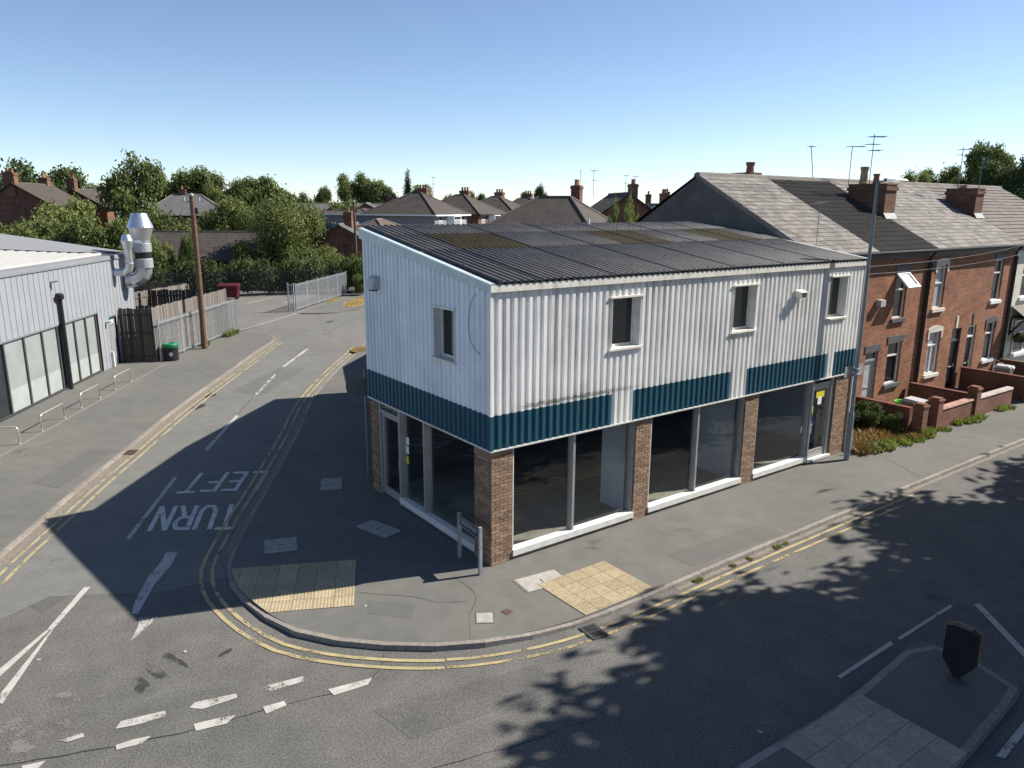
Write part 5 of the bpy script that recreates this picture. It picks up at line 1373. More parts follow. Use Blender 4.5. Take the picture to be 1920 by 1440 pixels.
# ---------------------------------------------------------------- background houses
def hip_roof(m, w, d, ze, zr, ridge, ov=.35):
    x0, x1, y0, y1 = -w / 2 - ov, w / 2 + ov, -d / 2 - ov, d / 2 + ov
    if w >= d: a, b = (-ridge / 2, 0), (ridge / 2, 0)
    else: a, b = (0, -ridge / 2), (0, ridge / 2)
    V = [(x0, y0, ze), (x1, y0, ze), (x1, y1, ze), (x0, y1, ze), (*a, zr), (*b, zr)]
    F = [(0, 1, 5, 4), (1, 2, 5), (2, 3, 4, 5), (3, 0, 4)] if w >= d else [(0, 1, 4), (1, 2, 5, 4), (2, 3, 5), (3, 0, 4, 5)]
    return V, F
def slab_roof(parent, V, F, mat, name='roof_slope'):
    """each slope its own piece with local axes along its eave, so the courses run level"""
    for f in F:
        P = [Vector(V[i]) for i in f]
        nrm = Vector((0, 0, 0))
        for i in range(len(P)): nrm += P[i].cross(P[(i + 1) % len(P)])
        nrm.normalize(); 
        if nrm.z < 0: nrm = -nrm
        ux = Vector((0, 0, 1)).cross(nrm).normalized(); uy = nrm.cross(ux)
        M4 = Matrix(((ux.x, uy.x, nrm.x, P[0].x), (ux.y, uy.y, nrm.y, P[0].y), (ux.z, uy.z, nrm.z, P[0].z), (0, 0, 0, 1))); I = M4.inverted()
        Q = [I @ p for p in P]; n = len(Q)
        o = MB().add([tuple(q) for q in Q] + [(q.x, q.y, q.z - .12) for q in Q], [tuple(range(n)), tuple(range(n, 2 * n))[::-1]] + [(i, n + i, n + (i + 1) % n, (i + 1) % n) for i in range(n)]).build(name, MAT[mat], parent)
        o.matrix_local = M4
def bg_house(name, label, loc, rz, w, d, ze, zr, roof, wall='brick_far', rmat='far_brown', ridge=2.5, chim=(), wins=(), group=None, ridge_caps=True, bay=None):
    t = thing(name, label, 'house', (loc[0], loc[1], 0), math.radians(rz), group)
    MB().box(-w / 2, w / 2, -d / 2, d / 2, -.15, ze - .02).build('walls', MAT[wall], t)
    rf = link('roof', None, t)
    if roof == 'hip': V, F = hip_roof(MB(), w, d, ze, zr, ridge)
    else:
        o = .3; V = [(-w / 2 - o, -d / 2 - o, ze - .15), (w / 2 + o, -d / 2 - o, ze - .15), (w / 2 + o, 0, zr), (-w / 2 - o, 0, zr), (w / 2 + o, d / 2 + o, ze - .15), (-w / 2 - o, d / 2 + o, ze - .15)]
        F = [(0, 1, 2, 3), (3, 2, 4, 5)]
        MB().add([(s * w / 2, y, z) for s in (-1, 1) for y, z in ((-d / 2, ze - .03), (d / 2, ze - .03), (0, zr - .1))], [(0, 1, 2), (5, 4, 3)]).build('gable', MAT[wall], t)
    slab_roof(rf, V, F, rmat)
    if ridge_caps:
        m = MB()
        es = [(0, 4), (1, 5), (2, 5), (3, 4), (4, 5)] if roof == 'hip' and w >= d else [(0, 4), (1, 4), (2, 5), (3, 5), (4, 5)] if roof == 'hip' else [(2, 3)]
        for a, b in es:
            if (Vector(V[a]) - Vector(V[b])).length > .05: m.tube([V[a], V[b]], .11, 6)
        m.build('ridge_tiles', MAT['ridge' if rmat != 'far_brown' else 'brown_tile'], rf)
    m = MB(); o = .36
    for bx in ((-w / 2 - o, w / 2 + o, -d / 2 - o - .06, -d / 2 - o, ze - .15, ze + .0), (-w / 2 - o, w / 2 + o, d / 2 + o, d / 2 + o + .06, ze - .15, ze)): m.box(*bx)
    if roof == 'hip':
        for bx in ((-w / 2 - o - .06, -w / 2 - o, -d / 2 - o, d / 2 + o, ze - .15, ze), (w / 2 + o, w / 2 + o + .06, -d / 2 - o, d / 2 + o, ze - .15, ze)): m.box(*bx)
    m.build('gutter', MAT['white' if wall == 'pebble' else 'gutter'], t)
    for (cx, cy, cw, cd, z0, z1, npots) in chim:
        c = MB().box(cx - cw / 2, cx + cw / 2, cy - cd / 2, cy + cd / 2, z0, z1).box(cx - cw / 2 - .06, cx + cw / 2 + .06, cy - cd / 2 - .06, cy + cd / 2 + .06, z1 - .25, z1 - .1).build('chimney', MAT['brick_far'], t)
        for k in range(npots):
            f = (k + .5) / npots - .5
            MB().lathe([(.15, 0), (.12, .35), (.15, .37), (.15, .45), (.1, .45)], 10, (cx + f * cw * .9 if cw >= cd else cx, cy + (f * cd * .9 if cd > cw else 0), z1)).build('chimney_pot', MAT['pot'], c)
    for face, u, wz0, wz1, ww, n in wins:
        wd = MB()
        y = -d / 2 - .03 if face == 'f' else None
        def bx(a0, a1, o0, o1, c0, c1):
            if face == 'f': return (a0, a1, -d / 2 - o1, -d / 2 - o0, c0, c1)
            if face == 'l': return (-w / 2 - o1, -w / 2 - o0, a0, a1, c0, c1)
            return (w / 2 + o0, w / 2 + o1, a0, a1, c0, c1)
        wi = MB().box(*bx(u - ww / 2, u + ww / 2, -.05, .03, wz0, wz1)).build('window', MAT['white'], t)
        for k in range(n):
            a = u - ww / 2 + .08 + (ww - .08) * k / n; b = u - ww / 2 + (ww - .08) * (k + 1) / n
            MB().box(*bx(a, b, .03, .05, wz0 + .1, wz0 + (wz1 - wz0) * .66)).build('pane', MAT['curtain'], wi)
            MB().box(*bx(a, b, .03, .05, wz0 + (wz1 - wz0) * .7, wz1 - .08)).build('pane', MAT['glass_dark'], wi)
    if bay:
        bw, bz0, bz1, bx0, mat = bay
        bb = MB().prism([(bx0 - bw / 2, -d / 2), (bx0 - bw / 2 + .45, -d / 2 - .7), (bx0 + bw / 2 - .45, -d / 2 - .7), (bx0 + bw / 2, -d / 2)], bz0, bz1).build('bay', MAT['white'], t)
        for k in range(3):
            a = bx0 - bw / 2 + .55 + (bw - 1.1) * k / 3; b = a + (bw - 1.1) / 3 - .1
            MB().box(a, b, -d / 2 - .73, -d / 2 - .69, bz1 - 1.15, bz1 - .5).build('pane', MAT['curtain'], bb); MB().box(a, b, -d / 2 - .73, -d / 2 - .69, bz1 - .42, bz1 - .1).build('pane', MAT['glass_dark'], bb)
    return t
C1 = Vector((35.15, 61.93, 6.82)); xd = Vector((.866, .5, 0)); nb = Vector((-.5, .866, 0))
lab = ['grey pebbledashed hip roofed house with white upper bay windows', 'brick hip roofed house next beyond the grey pebbledashed house', 'third hip roofed brick house beyond the grey pebbledashed one', 'fourth and furthest hip roofed brick house of the semi detached row']
for k in range(4):
    c = C1 + xd * (11.0 * k + 3.9) + nb * 4.6
    bg_house('semi_detached_house', lab[k], c, 30, 7.8, 9.2, 6.9, 9.35 - .05 * k, 'hip', 'pebble' if k == 0 else 'brick_far', 'far_brown', 1.2,
             [(2.6, .6, .8, 1.3, 7.6, 9.9, 3)], [('f', -2.6, 5.4, 6.7, .9, 1), ('f', 2.9, 5.4, 6.7, .9, 1)], bay=(2.6, 3.4 if k == 0 else 5.1, 6.78, .3, 'white'))
bg_house('rear_extension', 'low roofed extension joined behind the grey pebbledashed house', C1 + xd * 3.4 + nb * 13.5, 30, 6.0, 8.5, 6.9, 7.5, 'hip', 'pebble', 'far_brown', 3)
bg_house('hip_roofed_house', 'dark tiled hip roofed house right behind the shop roof with tall red chimney', (29.14, 33.60, 8.13), 30, 9.4, 9.6, 5.6, 8.55, 'hip', 'brick_far', 'far_brown', 2.6, [(3.4, -.6, .75, .75, 6.5, 9.5, 2)])
bg_house('gabled_house', 'dark gable roofed house with tall paired pot chimney beyond the hip roof', (41.76, 39.66, 8.24), 60, 7.5, 9.5, 5.8, 9.05, 'gable', 'brick_far', 'far_brown', 2.6, [(2.6, -2.0, .8, .8, 6.5, 10.0, 2)])
bg_house('gabled_house', 'small grey gabled house showing beside the rendered gable', (55.84, 48.40, 8.13), 60, 7, 9, 6.0, 8.2, 'gable', 'brick_far', 'far_grey', 2, [(0, -1, 1.2, .7, 7, 9.4, 4)])
for i, (px, D, zt, lb) in enumerate(((1215, 110, 9.3, 'far house with four small chimney pots past the grey gable'), (1248, 120, 9.9, 'far house with stout twin pot chimney touching the rendered gable'), (985, 125, 8.4, 'far hip roofed house half hidden by a small tree'))):
    c = Vector((0, 0, 0)) + Vector((((73.97, 66.89, 7.93), (83.88, 72.37, 7.96), (71.98, 93.85, 8.01))[i]))
    bg_house('distant_house', lb, c, 40, 8, 8, 6.3, 8.4, 'hip', 'brick_far', 'far_brown', 1.5, [(0, 0, 1.0, .8, 7.5, zt + .4, 4 - i)])
# left side
bg_house('brick_gable_house', 'red brick house with two chimneys on the skyline past the retail unit', (-0.69, 86.07, 8.23), 62, 9.0, 7.2, 7.7, 9.9, 'gable', 'brick_far', 'far_brown', 2, [(-4.2, .3, .9, 1.1, 8.5, 10.9, 2), (3.3, .2, .9, .9, 8.5, 10.7, 2)], [('f', .6, 6.0, 7.3, 1.0, 1), ('f', 3.2, 6.0, 7.3, 1.0, 1)])
bg_house('brick_gable_house', 'brick house with dark tiled roof between two trees on the skyline', (5.82, 94.00, 8.13), 58, 8.5, 7.0, 7.5, 9.5, 'gable', 'brick_far', 'far_brown', 2, [(-4.0, .2, .8, .9, 8.5, 10.7, 2), (3.6, .2, .8, .8, 8.2, 10.0, 1)], [('f', -1.2, 5.7, 7.0, 1.1, 1), ('f', 1.6, 5.7, 7.0, 1.1, 1)])
bg_house('grey_roofed_bungalow', 'pale grey hip roof showing among the bushes near the brown utility pole', (19.36, 104.34, 7.76), -20, 11, 9, 6.4, 9.3, 'hip', 'brick_far', 'far_grey', 3.5, [(-.6, .2, .9, .9, 8.4, 10.0, 1)])
bg_house('tiled_bungalow', 'long low bungalow with broad brown tiled roof behind the palisade fence', (12.87, 69.58, 3.22), -34, 13.2, 8.0, 2.5, 5.15, 'gable', 'brick_dark', 'bung_tile' if 'bung_tile' in MAT else 'far_brown', 2)
bg_house('slate_bungalow', 'bungalow with blue grey slate roof and pink wall behind the hedge', (25.39, 63.17, 4.01), 52, 8.0, 10.0, 3.3, 6.0, 'gable', 'brick_far', 'far_grey', 2, [(-1.6, -.4, .8, .8, 5.0, 7.2, 1)])
bg_house('red_tiled_bungalow', 'small reddish tiled hip roof just above the shop verge', (28.17, 61.54, 5.41), 30, 7.6, 7.6, 4.6, 6.45, 'hip', 'brick_far', 'far_red', 1.0)
for i, (c, rz, w, lb) in enumerate((((41.15, 103.68, 7.89), -30, 16, 'long grey roofed house row below the round distant trees'), ((29.33, 118.69, 7.80), -30, 14, 'far grey roof peeping over the pale birch crown'), ((38.80, 86.28, 7.83), 60, 8, 'far grey gable left of the pebbledashed house'))):
    bg_house('distant_house', lb, c, rz, w, 9, 5.9, 8.2, 'gable' if i != 1 else 'hip', 'brick_far', 'far_grey', 4)
for c, lb in (((37.52, 66.21, 10.05), 'thin aerial on the pebbledashed house chimney'), ((35.02, 37.39, 9.72), 'tall thin pole aerial left of the tall red chimney'), ((34.53, 35.18, 9.66), 'double bar aerial on the tall red chimney'), ((45.40, 42.54, 9.80), 'aerial left of the paired pot chimney'), ((46.14, 41.96, 9.70), 'small aerial right of the paired pot chimney'), ((53.42, 75.89, 8.95), 'small aerial on the third hip roofed house'), ((84.26, 72.76, 10.27), 'laddered aerial on the stout twin pot chimney')):
    aerial(lb, (c[0], c[1], c[2] - .9), 2.0, [(1.95, .7, 4, .6, .3), (1.2, .5, 3, .6, .25)] if 'pole' not in lb else [(2.0, .3, 2, .6, .1)])

# ---------------------------------------------------------------- trees and plants
def crown_mesh(name, blobs, n, leaf, mat, seed, clump=9, spread=.085, droop=0.0, aspect=.55):
    """leaf-sized faces gathered in clumps through the crown's volume; blobs (x, y, z, rx, ry, rz)"""
    rr = random.Random(seed); vs, fs, tone = [], [], []
    wt = [b[3] * b[4] + b[4] * b[5] for b in blobs]
    for _ in range(n // clump):
        b = rr.choices(blobs, wt)[0]
        d = Vector((rr.gauss(0, 1), rr.gauss(0, 1), rr.gauss(0, 1))).normalized()
        rad = (rr.random() ** .36) * rr.uniform(.88, 1.02)
        c = Vector((b[0] + d.x * b[3] * rad, b[1] + d.y * b[4] * rad, b[2] + d.z * b[5] * rad))
        ct = rr.uniform(.1, .9)
        for _k in range(clump):
            p = c + Vector((rr.gauss(0, 1), rr.gauss(0, 1), rr.gauss(0, .8) - abs(rr.gauss(0, droop)))) * spread
            nrm = (d * .6 + Vector((rr.uniform(-1, 1), rr.uniform(-1, 1), rr.uniform(-.4, 1)))).normalized()
            u = nrm.cross(Vector((rr.uniform(-1, 1), rr.uniform(-1, 1), rr.uniform(-1, 1)))).normalized(); v = nrm.cross(u)
            s = leaf * rr.uniform(.6, 1.25)
            i = len(vs); bend = nrm * s * .18
            vs += [p - u * s, p - v * s * aspect + bend, p + u * s, p + v * s * aspect + bend]
            fs.append((i, i + 1, i + 2, i + 3)); tone.append(min(1, max(0, ct + rr.uniform(-.25, .25))))
    me = bpy.data.meshes.new(name); me.from_pydata([tuple(v) for v in vs], [], fs); me.materials.append(mat)
    at = me.attributes.new('tone', 'FLOAT', 'FACE'); at.data.foreach_set('value', tone)
    return me
def trunk_mesh(h, r, limbs, seed, spread=.5, top=.75):
    rr = random.Random(seed); m = MB()
    pts = [Vector((rr.uniform(-.02, .02) * k, rr.uniform(-.02, .02) * k, h * k / 5)) for k in range(6)]; pts[0].z = -.03
    m.tube(pts, [r * (1.25 if k == 0 else 1 - .15 * k) for k in range(6)], 8)
    for k in range(limbs):
        a = 2 * math.pi * k / limbs + rr.uniform(-.3, .3); z0 = h * rr.uniform(.45, .95); L = spread * rr.uniform(.7, 1.1)
        d = Vector((math.cos(a), math.sin(a), rr.uniform(.5, 1.1)))
        p = Vector((0, 0, z0)); m.tube([p, p + d * L * .5 + Vector((0, 0, .04)), p + d * L], [r * .45, r * .28, r * .08], 6)
    return m
def lumps(seed, n, r=.5, base=(0, 0, 1.0), sq=(.62, .62, .5), hz=.8):
    rr = random.Random(seed); out = [(base[0], base[1], base[2], .62, .62, .6 * hz)]
    for k in range(n):
        a = 2 * math.pi * k / n + rr.uniform(-.4, .4); z = rr.uniform(-.45, .75) * hz
        e = math.sqrt(max(.1, 1 - (z / hz) ** 2)) * rr.uniform(.5, .8)
        q = r * rr.uniform(.55, 1.0)
        out.append((base[0] + math.cos(a) * e, base[1] + math.sin(a) * e, base[2] + z, q, q, q * .8))
    return out
PROTO = {}
def proto(key, blobs, n, leaf, mat, seed, th=.75, tr=.05, limbs=5, **kw):
    PROTO[key] = (crown_mesh('crown', blobs, n, leaf, MAT[mat], seed, **kw), trunk_mesh(th, tr, limbs, seed, .6).mesh('trunk', MAT['bark']))
proto('round', lumps(1, 9), 15000, .050, 'leaf', 1)
proto('round_b', lumps(2, 11, .42), 15000, .050, 'leaf', 2)
proto('light', lumps(3, 10, .45), 15000, .050, 'leaf_light', 3)
proto('dark', lumps(4, 9, .5), 15000, .050, 'leaf_dark', 4)
proto('ragged', lumps(5, 13, .36, hz=1.0) + [(.05, 0, 1.85, .16, .16, .3), (-.3, .1, 1.7, .2, .2, .25)], 15000, .046, 'leaf', 5, spread=.09)
proto('weeping', lumps(6, 13, .40, hz=.95), 16000, .042, 'leaf_light', 6, droop=1.3, spread=.12, aspect=.42)
proto('pine', [(0, 0, .35 + .16 * k, .52 - .05 * k, .52 - .05 * k, .14) for k in range(10)], 6000, .045, 'leaf_pine', 7, spread=.08)
proto('purple', lumps(8, 8, .45), 8000, .055, 'leaf_purple', 8)
proto('hedge', [(x * .35, R.uniform(-.1, .1), .5 + R.uniform(-.1, .12), .3, .28, .45) for x in range(-3, 4)], 6000, .045, 'leaf_dark', 9, th=.3, tr=.02)
proto('bush', lumps(10, 8, .4, (0, 0, .62), hz=.65), 14000, .044, 'leaf', 10, th=.3, tr=.03)
proto('bush_light', lumps(11, 8, .4, (0, 0, .62), hz=.65), 14000, .042, 'leaf_light', 11, th=.3, tr=.03)
def tree(key, label, x, y, rad, height, z0=0.0, rz=None, name='tree', cat='tree', group=None, unit_h=1.85, round_crown=False):
    t = thing(name, label, cat, (x, y, z0), R.uniform(0, 6.28) if rz is None else rz, group)
    tr, cr = link('trunk', PROTO[key][1], t), link('crown', PROTO[key][0], t)
    sv = height / unit_h
    if round_crown and sv > rad * 1.15:
        sv = max(rad * 1.15, .6 * sv); lift = height - sv * unit_h
        cr.location = (0, 0, lift); tr.scale = (rad * .7, rad * .7, (lift + 1.1 * sv) / 1.55)
    else: tr.scale = (rad * .8, rad * .8, sv * .9)
    cr.scale = (rad, rad, sv)
    return t
def bgtree(key, label, P, half_px, ztop_px, D, z0=0.0, **kw):
    """P ground position, radius and top height in metres worked out from apparent size"""
    tree(key, label, P[0], P[1], half_px / 1416 * D, P[2] - z0, z0, round_crown=D >= 95 or key == 'dark', **kw)
for key, c, hw, D, lb in (
    ('dark', (2.30, 108.40, 13.77), 74, 100, 'large dark tree behind the brick house with two chimneys'),
    ('dark', (0.48, 124.64, 12.46), 30, 112, 'smaller dark tree left of the large dark skyline tree'),
    ('round', (10.30, 114.50, 11.09), 34, 110, 'dark tree over the skyline house roof ridge'),
    ('ragged', (8.85, 82.60, 11.60), 62, 84, 'ragged green tree with a thin top sprig behind the steel flues'),
    ('round', (20.45, 120.37, 13.10), 46, 120, 'full round tree left of the tallest pair on the skyline'),
    ('round_b', (23.11, 115.95, 13.36), 56, 118, 'tallest of the skyline pair of round trees'),
    ('light', (25.83, 113.45, 11.60), 26, 118, 'yellowish green tree at the right end of the skyline clump'),
    ('round_b', (28.27, 107.90, 11.84), 40, 115, 'left half of the broad twin crowned skyline tree'),
    ('round', (30.43, 102.61, 12.22), 56, 112, 'right half of the broad twin crowned skyline tree'),
    ('round_b', (52.30, 134.76, 11.52), 16, 150, 'small lone round tree on the skyline'),
    ('dark', (48.43, 137.36, 10.67), 22, 150, 'low dark tree beside the lone skyline tree'),
    ('round', (46.53, 107.71, 13.42), 30, 125, 'tall oval tree above the far grey roofs'),
    ('round_b', (49.35, 105.27, 12.15), 34, 125, 'oval tree just right of the taller one above the grey roofs'),
    ('purple', (41.91, 84.52, 9.59), 26, 105, 'purple leaved tree left of the conifer'),
    ('pine', (47.35, 90.37, 12.80), 26, 112, 'dark pointed conifer behind the pebbledashed house'),
    ('round', (50.34, 91.56, 11.29), 28, 115, 'green tree between the conifer and the house chimney'),
    ('round_b', (61.32, 102.16, 9.72), 16, 130, 'small tree peeping between the first two hip roofs'),
    ('dark', (62.66, 95.04, 10.53), 18, 125, 'dark tree between the second and third hip roofs'),
    ('dark', (81.05, 101.14, 12.19), 14, 140, 'dark narrow tree behind the fourth hip roof'),
    ('round', (84.78, 110.78, 10.94), 20, 150, 'low tree beside the narrow one behind the fourth hip roof'),
    ('light', (79.45, 114.26, 9.45), 20, 150, 'faint low tree at the far end of the semi detached row'),
    ('round_b', (30.38, 76.08, 8.44), 44, 92, 'dense green tree behind the blue grey slate bungalow'),
    ('light', (18.65, 84.80, 8.86), 58, 92, 'pale spreading tree behind the long brown tiled roof'),
    ('weeping', (18.37, 62.06, 8.78), 72, 74, 'big light green weeping tree over the car park fence'),
    ('weeping', (21.12, 80.08, 7.62), 44, 90, 'smaller pale weeping tree left of the big one'),
    ('light', (108.90, 42.98, 13.77), 40, 110, 'bright green tree crown just above the terrace ridge'),
    ('light', (95.76, 39.59, 12.80), 28, 100, 'low bright crown left of the squat chimney aerial'),
    ('round_b', (99.92, 32.40, 16.09), 46, 96, 'tall airy tree above the far end of the terrace'),
    ('dark', (95.20, 27.77, 14.53), 50, 90, 'dark full tree at the far end of the terrace'),
    ('round', (100.85, 36.15, 13.80), 34, 100, 'round tree between bright crowns and the tall airy tree')):
    bgtree(key, lb, c, hw, 0, D)
def bush(key, label, c, rad, h, z0=0.0, cat='bush', name='bush', **kw):
    return tree(key, label, c[0], c[1], rad, h, z0, name=name, cat=cat, unit_h=1.3, **kw)
for key, c, rad, h, lb in (
    ('bush_light', (0.66, 77.50, 8.47), 3.6, 8.0, 'tall pale bush rising over the grey roof edge'),
    ('bush', (2.16, 70.73, 6.47), 4.0, 6.6, 'broad bush over the grey roof beside the pale one'),
    ('bush_light', (-2.61, 74.10, 6.04), 3.6, 6.2, 'low bush above the left part of the grey roof'),
    ('bush', (4.15, 69.13, 5.99), 3.2, 6.4, 'bush behind the smaller steel flue'),
    ('bush', (-4.51, 75.39, 5.68), 3.0, 6.0, 'bush at the ridge end of the grey roof'),
    ('bush', (12.73, 83.02, 5.33), 3.4, 6.2, 'bush between the large flue and the brown pole'),
    ('bush_light', (7.08, 65.01, 3.60), 1.5, 4.6, 'narrow climbing bush at the end of the long tiled roof'),
    ('bush', (9.25, 63.57, 4.10), 1.0, 5.4, 'narrow climbing bush against the long tiled roof'),
    ('bush', (14.29, 61.00, 3.59), 2.2, 4.4, 'bush below the smaller weeping tree'),
    ('bush', (21.31, 52.66, 1.36), 1.9, 3.6, 'leafy bush at the end of the palisade gate run'),
    ('bush_light', (20.60, 50.34, 0.37), 1.0, 1.8, 'pale low shrub at the foot of the leafy bush'),
    ('bush_light', (19.89, 57.43, 1.06), 2.4, 3.8, 'bright bush just behind the palisade gate run'),
    ('bush', (18.02, 58.80, 1.05), 2.4, 3.8, 'shaded bush below the big weeping tree'),
    ('bush_light', (24.09, 21.77, 7.28), .55, 7.75, 'thin climbing shrub beside the rendered gable'),
    ('bush_light', (25.06, 21.11, 7.45), .75, 7.85, 'taller thin climbing shrub beside the rendered gable')):
    bush(key, lb, c, rad, h)
for k in range(6):
    x = -3 + 4.3 * k; t = thing('hedge', ['dark hedge section behind the bin yard fences', 'dark hedge section behind the long bungalow end', 'dark hedge section left of the red container', 'dark hedge section behind the red container', 'dark hedge section behind the bay markings', 'dark hedge section behind the palisade gate run'][k], 'hedge', (x, 59.3 - .25 * (x + 4) + .6, 0), -.24)
    t.scale = (2.1, 2.4, 3.1); link('trunk', PROTO['hedge'][1], t); link('crown', PROTO['hedge'][0], t)
# dry verge grass by the side street
def tuft_mesh(n, w, h, mat, seed, spread=(.5, .5), lean=.4):
    rr = random.Random(seed); vs, fs, tone = [], [], []
    for _ in range(n):
        x, y = rr.uniform(-1, 1) * spread[0], rr.uniform(-1, 1) * spread[1]
        if (x / spread[0]) ** 2 + (y / spread[1]) ** 2 > 1: continue
        a = rr.uniform(0, 6.28); L = h * rr.uniform(.4, 1); ww = w * rr.uniform(.6, 1.3); lx, ly = rr.gauss(0, lean) * L, rr.gauss(0, lean) * L
        i = len(vs); dx, dy = math.cos(a) * ww, math.sin(a) * ww
        vs += [(x - dx, y - dy, 0), (x + dx, y + dy, 0), (x + dx * 1.5 + lx * .6, y + dy * 1.5 + ly * .6, L * .65), (x + lx, y + ly, L)]
        fs += [(i, i + 1, i + 2), (i, i + 2, i + 3)]; t = rr.uniform(.1, .9); tone += [t, t]
    me = bpy.data.meshes.new('leaves'); me.from_pydata(vs, [], fs); me.materials.append(MAT[mat])
    at = me.attributes.new('tone', 'FLOAT', 'FACE'); at.data.foreach_set('value', tone)
    return me
for c, rx, ry, rz in (((17.98, 45.82), 3.2, .8, .95), ((8.98, 25.80), .9, .5, .95), ((16.99, 48.26), 1.6, .35, .8)):
    o = link('dry_grass', tuft_mesh(2500, .02, .06, 'leaf_straw', 21, (rx, ry), .5), None, (*c, -.015), rz); stuff(o)
    tag(o, 'straw coloured dry verge grass by the side street kerb', 'grass')
    m = MB(); n = 18; m.sheet([(rx * 1.05 * math.cos(2 * math.pi * k / n) * R.uniform(.85, 1.1), ry * 1.1 * math.sin(2 * math.pi * k / n) * R.uniform(.85, 1.1)) for k in range(n)], .004); m.build('turf', MAT['straw'], o)
proto('bush_dark', lumps(12, 8, .4, (0, 0, .62), hz=.65), 5000, .06, 'leaf_dark', 12, th=.3, tr=.03)
for (x, y), r_, h_, lb in (((17.3, 1.0), .62, 1.0, 'dark low bush against the capped side wall by the weed plot'), ((16.5, 1.5), .55, .9, 'dark low bush in the back corner of the weed plot'), ((17.5, .15), .4, .75, 'small dark bush beside the first brick gate pier')):
    bush('bush_dark', lb, (x, y), r_, h_)
# weeds
WEED = {k: tuft_mesh(n, w, h, mt, sd, (.5, .4), ln) for k, n, w, h, mt, sd, ln in (('green', 150, .035, .28, 'leaf_weed', 31, .6), ('dry', 260, .022, .36, 'leaf_dry', 32, .55), ('dark', 240, .03, .8, 'leaf_dark', 33, .3), ('mid', 200, .03, .34, 'leaf_light', 34, .5))}
def weeds(label, spots, group):
    for k, x, y, s, hz in spots:
        o = link('weed_clump', WEED[k], None, (x, y, .005 if y > -2 or x < 2 else -.094), R.uniform(0, 6.28)); o.scale = (s, s, hz); tag(o, label, 'weeds', group)
weeds('rank dry weeds filling the bare plot beside the lamp post', [(R.choice(['dry', 'dry', 'dry', 'green', 'mid']), R.uniform(14.5, 17.8), R.uniform(-.45, 1.9), R.uniform(.6, 1.1), R.uniform(.5, 1.0)) for _ in range(46)], 'weeds in the bare plot')
weeds('green weeds sprouting along the pavement edge of the brick garden walls', [('green', x, -.68 + R.uniform(-.08, .05), s, R.uniform(.6, 1.1)) for x, s in ((17.4, .6), (18.15, .7), (18.5, .5), (19.4, .5), (20.6, .4), (21.1, .5), (21.6, .6), (22.2, .6), (24.2, .5), (24.7, .6), (26.9, .6), (16.6, .5), (15.6, .5))], 'weeds along the garden walls')
weeds('small weeds growing in the gutter of the main road kerb', [('green', x, -2.95, .16, .22) for x in (3.35, 3.5, 4.6, 5.2, 6.2, 6.35, 6.6)], 'weeds in the gutter')
weeds('weeds at the foot of the galvanised railing', [('mid', (P0 + PD * s_).x + .2, (P0 + PD * s_).y - .1, .6, 1.0) for s_ in (7.6, 8.2, 8.7, 4.6)], 'weeds at the railing')
o = thing('hanging_basket', 'leafy hanging basket on the cream rendered house', 'hanging basket', (31.9, 1.75, 1.75))
MB().lathe([(.02, -.2), (.2, -.08), (.24, .0)], 12).build('basket', MAT['black'], o); b_ = link('plants', PROTO['bush'][0], o); b_.scale = (.35, .35, .4); b_.location = (0, 0, -.15)
MB().tube([(0, 0, 0), (0, .45, .55)], .01, 5).build('chain', MAT['black'], o)
# the street trees on the far side of the main road that throw the dappled shade
big = crown_mesh('crown', lumps(41, 15, .36, (0, 0, 1.15), hz=.75), 29000, .048, MAT['leaf'], 41, clump=8, spread=.08)
bigt = trunk_mesh(.8, .035, 7, 41, .55).mesh('trunk', MAT['bark'])
for x, y, r, h, lb, rz in ((12.0, -12.1, 5.2, 13.6, 'broad street tree across the main road opposite the shop door', .4), (20.3, -11.6, 5.4, 13.0, 'broad street tree across the main road opposite the weed plot', 2.1), (28.0, -12.2, 5.6, 13.0, 'broad street tree across the main road opposite the terrace', 4.0), (8.8, -14.6, 5.0, 13.0, 'broad street tree set back across the main road', 5.0)):
    t = thing('street_tree', lb, 'tree', (x, y, -.1), rz, 'trees across the main road'); t.scale = (r, r, h / 1.95)
    link('trunk', bigt, t); link('crown', big, t)
far_path = struct(MB().prism([(-60, -14.6), (100, -14.6), (100, -40), (-60, -40)], -.19, .0).build('opposite_pavement', MAT['footway']))
# overhead service cables along the terrace
for a, b, lb in (((14.2, .2, 6.0), (34.0, 1.6, 6.6), 'upper thin service cable running along the terrace eaves'), ((14.2, .3, 5.75), (34.0, 1.5, 6.2), 'lower thin service cable running along the terrace eaves')):
    P = [Vector(vl(a, b, k / 12)) - Vector((0, 0, .25 * math.sin(math.pi * k / 12))) for k in range(13)]
    tag(MB().tube(P, .0045, 5).build('service_cable', MAT['galv_dark']), lb, 'cable')

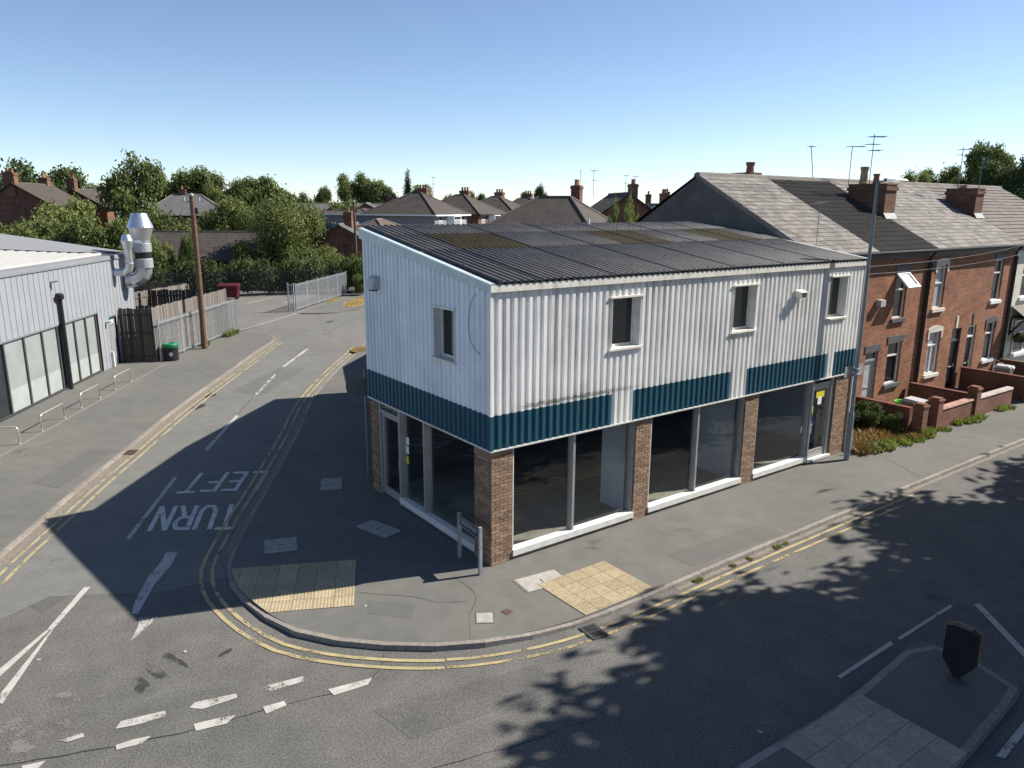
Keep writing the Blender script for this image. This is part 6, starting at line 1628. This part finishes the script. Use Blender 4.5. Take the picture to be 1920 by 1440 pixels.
# scraps of litter on the carriageway and pavement
for (x, y), z, lb in (((-6.24, 0.69), -.095, 'crumpled white litter on the main road near the oil stains'), ((-8.42, 1.93), -.095, 'white paper scrap between the forked white lines'), ((-2.97, 0.10), .003, 'white paper scrap beside the side street tactile slabs'), ((0.40, -6.74), -.095, 'white stick shaped litter in the shade by the island kerb'), ((-7.01, 15.37), .0, 'flat white wrapper on the forecourt near the cycle hoops')):
    m = MB(); n = 9
    top = [(.05 * math.cos(2 * math.pi * k / n) * R.uniform(.5, 1.1), .035 * math.sin(2 * math.pi * k / n) * R.uniform(.5, 1.1), R.uniform(.003, .012)) for k in range(n)]
    m.add(top + [(0, 0, .016)] + [(a, b, 0) for a, b, c in top], [(k, (k + 1) % n, n) for k in range(n)] + [(n + 1 + k, n + 1 + (k + 1) % n, (k + 1) % n, k) for k in range(n)])
    tag(m.build('litter', MAT['concrete'], None, False, (x, y, z), R.uniform(0, 3)), lb, 'litter')

# pale dusty film where traffic does not sweep the junction, and older patch repairs
MAT['dust'] = paint('pale road dust', (.165, .16, .15), .53)
for c, rx, ry, rz in (((-8.41, 0.02), .9, .55, .5), ((-8.70, -0.51), .7, .3, .4), ((-4.63, 0.46), .3, .12, .8)):
    m = MB(); n = 22
    m.sheet([(c[0] + math.cos(rz) * a - math.sin(rz) * b, c[1] + math.sin(rz) * a + math.cos(rz) * b) for a, b in
             [(rx * math.cos(2 * math.pi * k / n) * R.uniform(.6, 1.15), ry * math.sin(2 * math.pi * k / n) * R.uniform(.6, 1.15)) for k in range(n)]], -.0945 - .0002 * rx)
    m.build('road_dust', MAT['dust'], road)
for poly, par, z, mt in (([(-4.20, -2.77), (-1.28, -3.34), (-1.34, -4.14), (-4.05, -3.72)], road, -.0965, 'road_patch'), ([(-8.57, 4.75), (-7.69, 5.87), (-7.16, 4.73), (-8.19, 3.71)], road, -.0965, 'road_patch'), ([(0.19, 20.21), (3.61, 23.94), (4.81, 23.12), (1.11, 18.77)], side, -.0935, 'side_patch'), ([(3.67, -1.81), (6.78, -2.00), (6.91, -2.68), (3.71, -2.56)], corner, .003, 'foot_patch'), ([(-7.72, 11.96), (-5.89, 14.45), (-5.30, 13.76), (-7.15, 11.04)], left, .0005, 'foot_patch'), ([(-2.82, 0.30), (-2.13, -0.45), (-2.46, -0.84), (-3.05, -0.18)], corner, .003, 'foot_patch')):
    if mt not in MAT:
        MAT['road_patch'] = asphalt('relaid road asphalt', (.088, .087, .084), (.106, .102, .098), .5, 34, .15)
        MAT['side_patch'] = asphalt('relaid side road asphalt', (.118, .120, .114), (.135, .133, .126), .28, 55, .12)
        MAT['foot_patch'] = asphalt('relaid footway asphalt', (.103, .103, .099), (.12, .117, .11), .17, 70, .1)
    MB().sheet(poly, z).build('tar_patch', MAT[mt], par)
